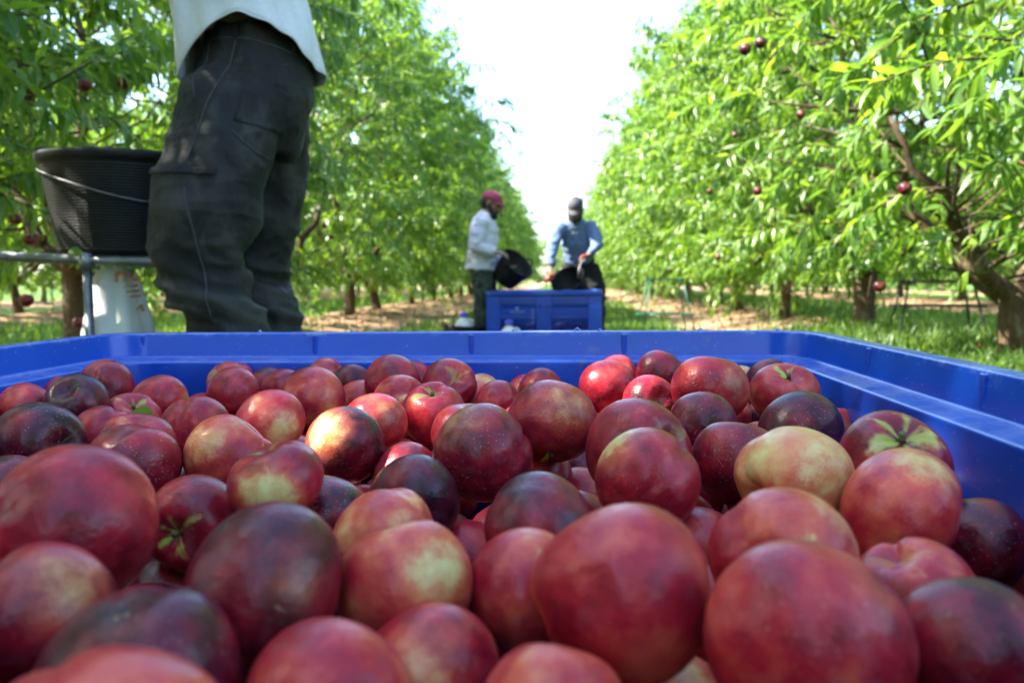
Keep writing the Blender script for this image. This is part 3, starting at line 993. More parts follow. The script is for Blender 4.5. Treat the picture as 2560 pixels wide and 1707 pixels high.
# ------------------------------------------------------------------ nectarines
def nectarine_mesh(k):
    rng = np.random.default_rng(40 + k)
    nu, nv = 40, 28
    oblate = rng.uniform(.91, 1.02)
    tip = rng.uniform(0, .06)
    cav = rng.uniform(.26, .36)
    cw = rng.uniform(.3, .42)
    sut = rng.uniform(.04, .12)
    a = rng.normal(0, .026, 6)
    p = rng.uniform(0, 6.28, 6)
    vs, fs = [], []
    def R(th, ph):
        s = sin(th)
        dphi = (ph - pi / 2 + pi) % (2 * pi) - pi
        r = 1 - cav * math.exp(-(th / cw) ** 2) - sut * math.exp(-(dphi / .19) ** 2) * s ** .5 * max(0, cos(th / 2)) ** .8
        q = pi - th
        r += .035 * s * math.exp(-((dphi - .55) / .4) ** 2)
        r += tip * math.exp(-(q / .22) ** 2) - .015 * math.exp(-(q / .55) ** 2)
        r += s * (a[0] * cos(ph + p[0]) + a[1] * cos(2 * ph + p[1]) * 1.2 + a[2] * cos(3 * ph + p[2])) + a[3] * cos(2 * th + p[3]) * s
        return r * (1 + .05 * cos(th))
    for i in range(1, nv):
        th = pi * (i / nv)
        for j in range(nu):
            ph = 2 * pi * j / nu
            r = R(th, ph)
            vs.append((r * sin(th) * cos(ph) * 1.02, r * sin(th) * sin(ph) * 1.02, r * cos(th) * oblate))
    vs += [(0, 0, R(0, 0) * oblate), (0, 0, -R(pi, 0) * oblate)]
    for i in range(nv - 2):
        for j in range(nu):
            fs.append((i * nu + j, (i + 1) * nu + j, (i + 1) * nu + (j + 1) % nu, i * nu + (j + 1) % nu))
    T = (nv - 1) * nu
    for j in range(nu):
        fs.append((T, j, (j + 1) % nu))
        fs.append((T + 1, T - nu + (j + 1) % nu, T - nu + j))
    return mesh('nectarine', vs, fs, FRUIT), (1 - cav) * oblate * 1.05
NECT = [nectarine_mesh(k) for k in range(8)]
sg = Geo().tube([(0, 0, 0), (.01, .0, .1), (.03, .01, .2)], [.075, .055, .065], 9, wob=.3)
sg.tube([(0, 0, -.02), (0, 0, .03)], [.16, .1], 10, wob=.4)
STEM_ME = mesh('stem', sg.v, sg.f, STEM)
def orient(stem, cheek):
    z = Vector(stem).normalized()
    x = Vector(cheek)
    x = x - z * x.dot(z)
    if x.length < 1e-3: x = z.orthogonal()
    x.normalize()
    return Matrix((x, z.cross(x), z)).transposed()
def nectarine(k, x, y, z, r, tone, speck, stem, pale, cheek, ck, label, group, parent=None, name='nectarine'):
    me, zc = NECT[k % 8]
    o = link(name, me, parent)
    A = orient(stem, cheek).to_4x4() @ Matrix.Diagonal((r * (.97 + .06 * ((k * 37) % 11) / 11), r * (.97 + .06 * ((k * 53) % 13) / 13), r * (.97 + .06 * ((k * 29) % 7) / 7), 1))
    A.translation = Vector((x, y, z))
    o.matrix_world = A
    if parent is None: tag(o, label, 'nectarine', group)
    o['tone'], o['speck'], o['pale'], o['cheek'] = float(tone), float(speck), float(pale), float(ck)
    if parent is None and pale >= .5:
        link('stem', STEM_ME, o, (0, 0, zc - .02))
    return o
HEAP = [
(-0.5811,0.8577,0.7231,0.0285,0.55,0.5,(0.26,0.96,0.13),0.2,(0.97,-0.23,0.01),0.15,'plain red nectarine beside the dark purple one in the far corner with the curved rim'),
(-0.6230,0.9847,0.7149,0.0300,0.5,0.2,(0.58,0.27,-0.77),0,(-0.77,-0.24,-0.60),0,'red nectarine half hidden behind the dark purple fruit near the curved corner'),
(-0.5238,0.8608,0.7278,0.0318,0.16,0.1,(0.05,-0.73,0.68),0.0,(-0.71,-0.50,-0.49),0.0,'very dark purple nectarine with a pointed tip, beside the fruit holding a green leaf'),
(-0.5856,1.0289,0.7234,0.0365,0.45,0.1,(0.16,-0.98,0.07),0.75,(-0.19,-0.52,0.83),0.3,'dark red nectarine with a yellow forked stem hollow and a green leaf below it'),
(-0.4794,0.9598,0.7141,0.0337,0.5,0.45,(-0.26,0.87,0.42),0.3,(0.98,-0.16,-0.09),0.35,'round red nectarine standing alone against the blue wall, yellowish on one edge'),
(-0.4626,1.1333,0.7165,0.0321,0.55,0.2,(-0.84,0.53,-0.13),0.3,(-0.87,-0.43,0.23),0.6,'nectarine with a pale cream flank behind another red one at the far wall'),
(-0.4070,0.9988,0.7220,0.0316,0.55,0.45,(0.63,0.68,-0.39),0.2,(1.00,0.01,0.06),0,'speckled red nectarine in front of the cream flanked one at the far wall'),
(-0.4108,1.1387,0.7097,0.0300,0.3,0.3,(-0.21,0.88,-0.44),0,(-0.60,-0.17,0.78),0,'small dull purple nectarine between two red ones below the far rim'),
(-0.3748,1.0980,0.7126,0.0305,0.5,0.3,(0.79,0.57,-0.22),0.2,(0.94,-0.07,0.33),0,'red nectarine tucked behind the large smooth red one near the far wall'),
(-0.2877,0.9408,0.7242,0.0367,0.6,0.35,(-0.61,0.61,-0.50),0.2,(-0.19,-0.39,-0.90),0.2,'large smooth rose red nectarine in the row nearest the far wall'),
(-0.3273,1.1369,0.7229,0.0286,0.55,0.25,(0.89,-0.13,0.45),0.3,(-0.11,-0.83,0.55),0.1,'pinkish red nectarine touching the far wall behind a large rose red one'),
(-0.4181,1.0498,0.6947,0.0300,0.68,0.4,(-0.22,0.95,-0.22),0.2,(-0.83,-0.50,-0.24),0.1,'small coral red nectarine squeezed beneath two speckled red ones'),
(-0.2798,0.7744,0.7254,0.0323,0.58,0.2,(0.29,0.51,-0.81),0.2,(0.10,-0.82,0.57),0.8,'red nectarine with one big golden patch facing up'),
(-0.5139,1.1461,0.6721,0.0300,0.6,0.1,(0.36,0.93,-0.01),0,(-0.92,-0.19,0.35),0,'little red nectarine top peeping out below the blue far wall'),
(-0.3671,0.8031,0.7129,0.0330,0.52,0.3,(-0.24,0.49,0.84),0.2,(-0.19,-0.49,-0.85),0.25,'crimson nectarine with a suture crease running down its face'),
(-0.4541,1.0779,0.6699,0.0300,0.55,0.2,(-0.82,0.57,0.09),0.1,(-0.38,-0.10,-0.92),0,'red nectarine edge showing behind the creased crimson one'),
(-0.4822,0.8976,0.7016,0.0328,0.6,0.2,(0.34,-0.49,0.81),0.6,(0.58,-0.57,0.58),0.15,'pink red nectarine with a green tinged stem dimple on top'),
(-0.4727,0.8213,0.7031,0.0297,0.52,0.15,(-0.06,0.74,0.67),0.1,(-0.76,-0.59,0.27),0.1,'plain glossy crimson nectarine left of the green dimpled one'),
(-0.3744,0.7009,0.7139,0.0333,0.5,0.4,(0.25,-0.36,0.90),0.15,(0.18,-0.01,0.98),0,'bronze red nectarine sandwiched between two rounder ones in the left half'),
(-0.3152,0.5848,0.7233,0.0330,0.42,1.0,(0.06,0.81,-0.59),0.1,(-0.80,-0.26,0.54),0,'heavily speckled purple red nectarine in the left half'),
(-0.4365,0.6609,0.7227,0.0362,0.22,0.5,(0.90,-0.40,0.18),0.1,(-0.50,-0.72,-0.49),0.0,'long purple nectarine with its pointed nose turned towards the middle'),
(-0.6230,0.8717,0.6936,0.0300,0.75,0.1,(0.70,-0.65,-0.29),0.7,(-0.26,-0.23,-0.94),0.3,'cream and green sided nectarine cut by the view edge below a plain red one'),
(-0.6230,0.9219,0.6868,0.0300,0.85,0.1,(-0.91,0.35,0.22),0.3,(0.04,-0.59,0.81),0.5,'pale peach coloured nectarine top wedged above the long purple fruit'),
(-0.4015,0.5728,0.7033,0.0298,0.36,0.8,(-0.76,0.65,-0.02),0,(0.35,-0.25,-0.90),0,'speckled maroon nectarine behind the biggest fruit at the edge of the heap'),
(-0.2471,0.4046,0.7363,0.0404,0.47,0.1,(-0.87,-0.48,-0.07),0.8,(-0.60,-0.71,-0.37),0.25,'very big red nectarine with a dark stem hollow and green streaks on its side'),
(-0.2586,0.6219,0.7215,0.0339,0.6,0.7,(0.59,0.31,0.74),0.2,(-0.32,-0.78,0.54),0.5,'rosy nectarine with a soft yellow blaze on its upper flank'),
(-0.3053,0.6293,0.6836,0.0300,0.42,0.5,(0.18,0.93,0.31),0,(-0.71,-0.46,0.53),0,'dull maroon nectarine arching behind the one whose stem faces the camera'),
(-0.2326,0.5017,0.7085,0.0294,0.4,0.15,(0.01,-1.00,-0.01),0.95,(-0.78,-0.53,0.35),0.25,'purple nectarine with its open stem hollow and yellow wedges facing the camera'),
(-0.2672,0.8084,0.6774,0.0300,0.66,0.6,(0.69,0.43,-0.58),0.1,(-0.59,0.02,0.80),0,'pink red nectarine behind the green flanked dark one'),
(-0.1751,0.4953,0.7356,0.0285,0.5,0.1,(-0.31,-0.05,0.95),0.3,(0.06,-0.97,0.23),1.0,'wide glossy red nectarine with a bold cream stripe across the front'),
(-0.1576,0.5356,0.7009,0.0300,0.3,0.9,(0.16,0.98,-0.07),0.0,(-0.17,-0.51,-0.85),0,'frosted purple nectarine with dense pale specks'),
(-0.1885,0.7116,0.7170,0.0344,0.24,0.4,(-0.86,0.03,-0.51),0.6,(-0.86,-0.52,0.04),0.95,'dark maroon nectarine with a yellow green flank'),
(-0.1323,0.3499,0.7245,0.0368,0.3,0.05,(0.73,0.57,-0.37),0.1,(0.88,-0.39,0.26),0.15,'huge wrinkled plum coloured nectarine with white scuffs in the front rows'),
(-0.1765,0.5644,0.6677,0.0300,0.26,0.3,(0.32,0.90,0.30),0,(0.45,-0.51,-0.73),0,'dark plum nectarine mostly hidden behind the huge wrinkled one'),
(-0.2544,0.5056,0.6562,0.0300,0.3,0.1,(0.36,-0.58,-0.73),0.4,(0.49,-0.59,-0.64),0.2,'shadowed maroon nectarine deep in the gap under the stem facing one'),
(-0.2269,0.3378,0.7126,0.0329,0.42,0.1,(-0.75,-0.12,0.65),0.4,(-0.60,-0.18,0.78),0.45,'blurred plum red nectarine with a yellow shoulder at the front edge of the heap'),
(-0.1503,0.2769,0.7149,0.0355,0.25,0.35,(0.05,0.97,0.24),0.1,(-0.83,-0.55,-0.08),0.15,'blurred greyish purple nectarine with a dusty bloom in the front row'),
(-0.1280,0.2146,0.7225,0.0343,0.62,0.05,(-0.35,0.81,0.47),0.1,(-0.86,-0.25,-0.45),0,'closest blurred scarlet nectarine cut off by the lower edge of the view'),
(-0.1683,0.5886,0.6320,0.0300,0.7,0.2,(0.16,0.84,-0.53),0.1,(0.02,-0.23,0.97),0.1,'orange red nectarine sliver squeezed beside the pale topped one'),
(-0.0854,0.2865,0.7058,0.0294,0.58,0.05,(0.06,0.88,0.46),0.1,(0.54,-0.38,-0.75),0.1,'blurred bright red nectarine at the bottom between grey purple and pink ones'),
(-0.2844,1.1136,0.7149,0.0300,0.24,0.4,(-0.20,0.88,0.44),0,(0.46,-0.84,-0.28),0,'small slate purple nectarine at the far wall beside a round maroon one'),
(-0.2154,1.0439,0.7270,0.0371,0.42,0.2,(0.66,0.75,0.06),0.2,(0.27,-0.72,-0.64),0.2,'round maroon nectarine pressed against the far wall near its middle'),
(-0.2071,1.1476,0.7166,0.0300,0.45,0.3,(0.03,0.69,0.72),0,(0.59,-0.09,-0.80),0,'red nectarine sliver behind the round maroon one at the far wall'),
(-0.1431,1.0529,0.7244,0.0347,0.5,0.3,(0.45,-0.80,0.40),0.35,(0.50,-0.85,0.17),0.45,'red nectarine by the far wall with one curved green yellow streak'),
(-0.2654,1.0716,0.7004,0.0300,0.58,0.4,(-0.26,0.96,0.11),0.1,(0.71,-0.29,0.64),0,'small rosy nectarine below the slate purple one near the far wall'),
(-0.1929,0.9755,0.7132,0.0331,0.62,0.2,(0.82,-0.32,0.47),0.6,(0.74,-0.22,0.64),0.6,'orange red nectarine with a yellow shoulder below the round maroon one'),
(-0.1088,1.1480,0.6998,0.0300,0.9,0.1,(-0.72,0.37,-0.59),0.4,(0.03,-0.46,0.89),0.8,'pale yellow nectarine top just showing at the far wall'),
(-0.1162,1.0999,0.6948,0.0300,0.62,0.2,(0.26,0.43,0.86),0.1,(0.69,-0.70,0.18),0,'small pinkish nectarine below the pale yellow top by the far wall'),
(-0.0779,1.0220,0.7042,0.0301,0.5,0.2,(0.89,-0.13,0.45),0.1,(0.47,-0.24,0.85),0,'smooth wine red nectarine touching the tall bronze topped one'),
(-0.0458,1.1435,0.7005,0.0300,0.62,0.2,(-0.14,0.89,-0.43),0.1,(0.88,-0.28,-0.38),0,'pink nectarine behind the tall bronze topped one near the far wall'),
(-0.0250,1.1004,0.7127,0.0300,0.48,0.3,(0.22,0.86,-0.47),0.1,(0.20,0.04,0.98),0,'dusky red nectarine furthest back in the open stretch of far wall'),
(-0.0072,0.6854,0.7419,0.0373,0.47,0.55,(0.00,-0.50,-0.87),1.0,(0.15,-0.79,-0.59),0.55,'tall bronze topped nectarine whose green stem end points down to the camera'),
(-0.1883,0.8152,0.7157,0.0340,0.58,0.4,(0.55,-0.17,-0.82),0.3,(0.80,-0.53,-0.29),0.3,'orange flushed nectarine leaning behind the green flanked dark one'),
(-0.1344,0.8725,0.7160,0.0340,0.52,0.1,(-0.02,-0.48,0.88),0.55,(0.15,-0.58,0.80),0.15,'heart shaped red nectarine with a deep cleft and green dimple on top'),
(-0.0825,0.7451,0.7173,0.0345,0.55,0.3,(0.12,-0.03,0.99),0.3,(-0.07,-0.59,0.80),0.25,'rosy nectarine partly hidden behind the very round dusty one'),
(-0.0610,0.6201,0.7274,0.0377,0.34,0.5,(0.50,0.72,0.49),0.1,(-0.54,-0.76,-0.35),0.35,'very round dusty red nectarine in the middle of the heap with a faint scratch'),
(-0.1337,0.7064,0.6892,0.0300,0.5,0.3,(-0.29,0.78,-0.56),0.1,(0.53,0.09,0.85),0,'rose red nectarine in the hollow above the darkest wine red one'),
(-0.0978,0.5453,0.7102,0.0315,0.2,0.1,(-0.27,0.82,0.51),0.0,(0.55,-0.76,-0.33),0.0,'darkest wine red nectarine at the edge of the black gap in the middle'),
(-0.1021,0.4727,0.7069,0.0310,0.7,0.25,(-0.71,0.37,-0.60),0.2,(-0.86,-0.50,-0.07),0.25,'smooth coral orange nectarine behind the pale topped one'),
(-0.0738,0.3842,0.7131,0.0327,0.7,0.35,(-0.35,0.28,0.89),0.5,(0.24,-0.29,0.93),0.95,'coral nectarine with a pale green top and small scars on its face'),
(-0.0699,0.5623,0.6610,0.0300,0.5,0.1,(0.35,0.93,0.07),0.1,(-0.95,-0.11,-0.28),0,'glossy crimson nectarine deep between the pale topped and green creased ones'),
(-0.0659,0.6152,0.6471,0.0300,0.48,0.1,(-0.51,0.79,-0.34),0,(-0.34,-0.17,0.93),0,'crimson nectarine in deep shade under the black gap'),
(-0.0103,0.4645,0.7154,0.0338,0.22,0.2,(-0.93,0.27,-0.25),0.1,(-0.83,-0.40,-0.39),0.1,'slate purple nectarine with one tiny brown scar, above the biggest red ones'),
(-0.0167,0.4019,0.7036,0.0309,0.56,0.2,(0.70,-0.58,0.42),0.95,(0.58,-0.80,0.16),0.35,'red nectarine whose bright green stem crease disappears behind the big round one'),
(0.0256,0.3452,0.7281,0.0379,0.56,0.1,(0.16,0.80,-0.58),0.1,(0.34,-0.47,-0.82),0.1,'big round red nectarine in the front row, taller than its neighbours'),
(-0.0561,0.3329,0.6944,0.0300,0.55,0.1,(0.78,-0.32,-0.53),0.3,(0.76,-0.60,-0.27),0.45,'blurred rosy nectarine with a yellow scar along its shaded flank in the front row'),
(-0.0023,0.2889,0.6997,0.0285,0.66,0.1,(0.20,0.64,0.75),0.3,(-0.08,-0.49,0.87),0.25,'blurred coral pink nectarine at the bottom middle below the big round one'),
(0.0198,0.7664,0.6760,0.0300,0.3,0.9,(-0.15,0.86,0.48),0,(0.63,-0.18,-0.76),0,'dark speckled nectarine in the shadow beside the downward green stem end'),
(-0.0206,0.7482,0.6540,0.0300,0.28,0.3,(-0.37,0.93,0.02),0,(0.72,0.04,0.69),0,'small dark nectarine top above the slate purple one'),
(0.0167,0.7263,0.6642,0.0300,0.64,0.3,(0.87,0.45,-0.19),0.1,(0.59,-0.74,-0.33),0,'pink nectarine peeking over the slate purple one'),
(-0.0196,0.7170,0.6854,0.0300,0.4,0.1,(0.40,0.34,0.85),0.1,(-0.65,-0.67,0.35),0,'dark red nectarine in deep shade right under the downward green stem end'),
(-0.1829,0.9250,0.6490,0.0300,0.62,0.2,(-0.67,0.65,0.36),0.1,(0.90,-0.26,-0.35),0,'small orange red nectarine glimpsed between two in the second row'),
(-0.1942,0.8043,0.6276,0.0300,0.62,0.3,(-0.41,0.68,-0.60),0.1,(-0.89,-0.44,0.15),0,'tiny pink red sliver of nectarine beside a small green leaf tip'),
(0.0604,1.0269,0.7253,0.0343,0.5,0.25,(-0.27,0.72,0.64),0.1,(0.20,-0.73,0.66),0.1,'smooth rose nectarine in front of a cream edged one by the far wall'),
(0.0785,1.1313,0.7224,0.0339,0.55,0.25,(0.90,-0.17,0.39),0.4,(0.92,-0.36,0.13),0.65,'cream edged nectarine behind a smooth rose one by the far wall'),
(0.1320,1.1010,0.7316,0.0313,0.32,0.1,(0.32,0.54,0.77),0.0,(-0.60,-0.71,-0.37),0.0,'deep ruby nectarine touching the far wall, half red and half nearly black'),
(0.1656,0.9233,0.7363,0.0404,0.5,1.0,(0.11,0.32,0.94),0.2,(0.37,-0.79,-0.49),0.3,'frosty speckled nectarine, tallest one beside the far corner'),
(0.2494,1.1480,0.7103,0.0300,0.88,0.1,(0.23,0.96,0.14),0.2,(0.05,-0.80,0.59),0.7,'pale apricot nectarine top peeping between speckled and purple ones at the far wall'),
(0.2796,1.1125,0.7185,0.0330,0.26,0.3,(-0.59,0.78,0.20),0,(0.79,-0.61,0.03),0,'dull purple nectarine in the corner behind the one with a dried stem'),
(0.2528,0.9418,0.7270,0.0376,0.56,0.15,(0.02,-0.55,0.84),0.95,(-0.54,-0.56,0.62),0.3,'shiny red and cream nectarine with a dried stem on top in the far corner'),
(0.1061,0.9856,0.7132,0.0315,0.34,0.9,(0.41,-0.83,0.37),0.05,(-0.07,-0.29,-0.95),0,'small dusty nectarine with its nipple tip towards the camera near the far wall'),
(0.1448,1.1480,0.6917,0.0300,0.6,0.1,(-0.69,0.68,-0.26),0.1,(0.64,-0.65,0.41),0.25,'bright red nectarine sliver behind the dusty pointed tip one'),
(0.0687,1.0756,0.6906,0.0290,0.68,0.2,(0.16,-0.64,0.75),0.8,(-0.41,-0.66,0.62),0.6,'pink and lime nectarine with a wavy stem crease'),
(0.0577,0.6251,0.7312,0.0389,0.46,0.3,(0.63,-0.75,0.21),0.2,(-0.23,-0.92,-0.33),0.1,'maroon nectarine with a dimple, behind the one with a sunlit yellow patch'),
(0.0570,0.5371,0.7288,0.0339,0.5,0.35,(0.38,0.89,0.25),0.2,(-0.58,-0.82,0.01),0.85,'nectarine with a sunlit yellow patch crossed by a hard shadow edge'),
(0.1408,0.8127,0.7154,0.0338,0.32,0.6,(0.07,0.85,0.51),0.0,(-0.09,-0.12,-0.99),0,'dusky violet nectarine between two red ones in the upper right part'),
(0.2089,1.0278,0.6891,0.0300,0.6,0.4,(-0.52,0.75,0.40),0.1,(-0.99,-0.08,0.08),0.1,'orange red nectarine behind the dusky violet one'),
(0.1223,1.1056,0.6735,0.0300,0.28,0.4,(-0.70,0.65,0.29),0,(-0.98,-0.11,-0.14),0,'grey violet nectarine sliver between the maroon dimpled and dusty ones'),
(0.1342,0.6345,0.7178,0.0346,0.38,0.7,(0.20,0.29,0.93),0.0,(0.53,-0.79,0.30),0.0,'deep red nectarine half black on one side with a sunlit wrinkled shoulder'),
(0.1553,0.5453,0.7275,0.0377,0.86,0.3,(-0.88,-0.41,-0.25),0.3,(0.43,-0.71,0.55),0.85,'pale cream and pink nectarine, the lightest in the heap'),
(0.2135,0.7364,0.7227,0.0362,0.14,0.6,(-0.39,0.82,0.41),0.0,(0.67,-0.63,-0.38),0.0,'blackish nectarine with a brown rough scuff on its side'),
(0.2610,1.0464,0.6788,0.0300,0.24,0.4,(0.02,0.65,-0.76),0,(0.54,-0.27,-0.80),0,'dark grey purple nectarine just left of the blackish scuffed one'),
(0.3030,1.0096,0.6871,0.0300,0.3,0.5,(-0.09,0.95,-0.31),0,(0.21,-0.41,-0.89),0,'little brownish nectarine top behind the blackish scuffed one'),
(0.3030,0.9134,0.6923,0.0300,0.66,0.4,(-0.04,0.39,0.92),0.2,(0.28,-0.87,0.41),0.35,'faded red nectarine with pale streaks against the side wall'),
(0.2252,0.5667,0.7288,0.0381,0.36,0.2,(-0.06,-0.60,0.80),0.75,(-0.08,-0.38,0.92),0.1,'broad purplish nectarine with a yellow streak in its deep cleft near the side wall'),
(0.3030,0.6855,0.6801,0.0300,0.36,0.2,(0.11,0.82,0.56),0,(0.97,-0.12,-0.22),0,'dark red nectarine slice between the cleft one and the blue side wall'),
(0.1974,0.4867,0.7236,0.0365,0.62,0.1,(0.89,-0.29,-0.34),0.4,(0.83,-0.47,0.30),0.8,'pink and cream nectarine with a split pale green end near the side wall'),
(0.2584,0.5192,0.6924,0.0300,0.26,0.5,(0.44,0.79,0.43),0.0,(0.23,-0.61,0.76),0,'dark wine nectarine with a chalky bloom touching the blue side wall'),
(0.1749,0.4078,0.7016,0.0292,0.55,0.1,(-0.46,-0.20,0.86),0.2,(0.14,-0.37,0.92),0.15,'scarlet nectarine below the split pale ended one'),
(0.1101,0.4078,0.7210,0.0357,0.62,0.15,(-0.33,-0.94,-0.04),0.95,(0.17,-0.89,0.42),0.5,'rosy nectarine with a wide lime green hollow, behind the biggest red one'),
(0.0896,0.5499,0.6791,0.0300,0.64,0.4,(0.92,0.38,-0.10),0.1,(-0.75,-0.32,-0.57),0.1,'rosy speckled nectarine beside the lime hollow one'),
(0.0919,0.3060,0.7240,0.0366,0.58,0.4,(-0.05,0.94,0.34),0.1,(0.65,-0.54,0.53),0.15,'biggest round rose red nectarine at the front, finely freckled'),
(0.1575,0.3160,0.7149,0.0289,0.28,0.3,(0.06,0.88,0.46),0.0,(0.39,-0.91,-0.16),0.0,'slate purple nectarine with a red cheek at the front corner'),
(0.2863,0.5340,0.6570,0.0300,0.55,0.1,(0.40,0.87,0.28),0.1,(-0.30,-0.73,-0.61),0.3,'red nectarine with a green underside cut by the edge of the view'),
(0.1831,0.3419,0.6718,0.0300,0.66,0.1,(0.39,0.92,-0.05),0.2,(0.87,-0.48,-0.11),0.1,'blurred pink nectarine rising from the bottom corner below the slate purple one'),
(0.0527,0.3793,0.6523,0.0300,0.8,0.1,(0.76,0.64,0.09),0.4,(0.03,-0.46,0.89),0.6,'greenish pale nectarine top barely showing at the bottom between two big red ones'),
(0.2591,1.1480,0.6552,0.0300,0.6,0.2,(0.31,0.45,0.84),0.1,(-0.09,-0.99,-0.14),0.0,'tiny bright red spot of nectarine between violet and grey ones'),
]
GH = 'nectarines heaped in the near bin'
for i, q in enumerate(HEAP): nectarine(i * 5 + i // 8, *q, GH)
fr = random.Random(8)
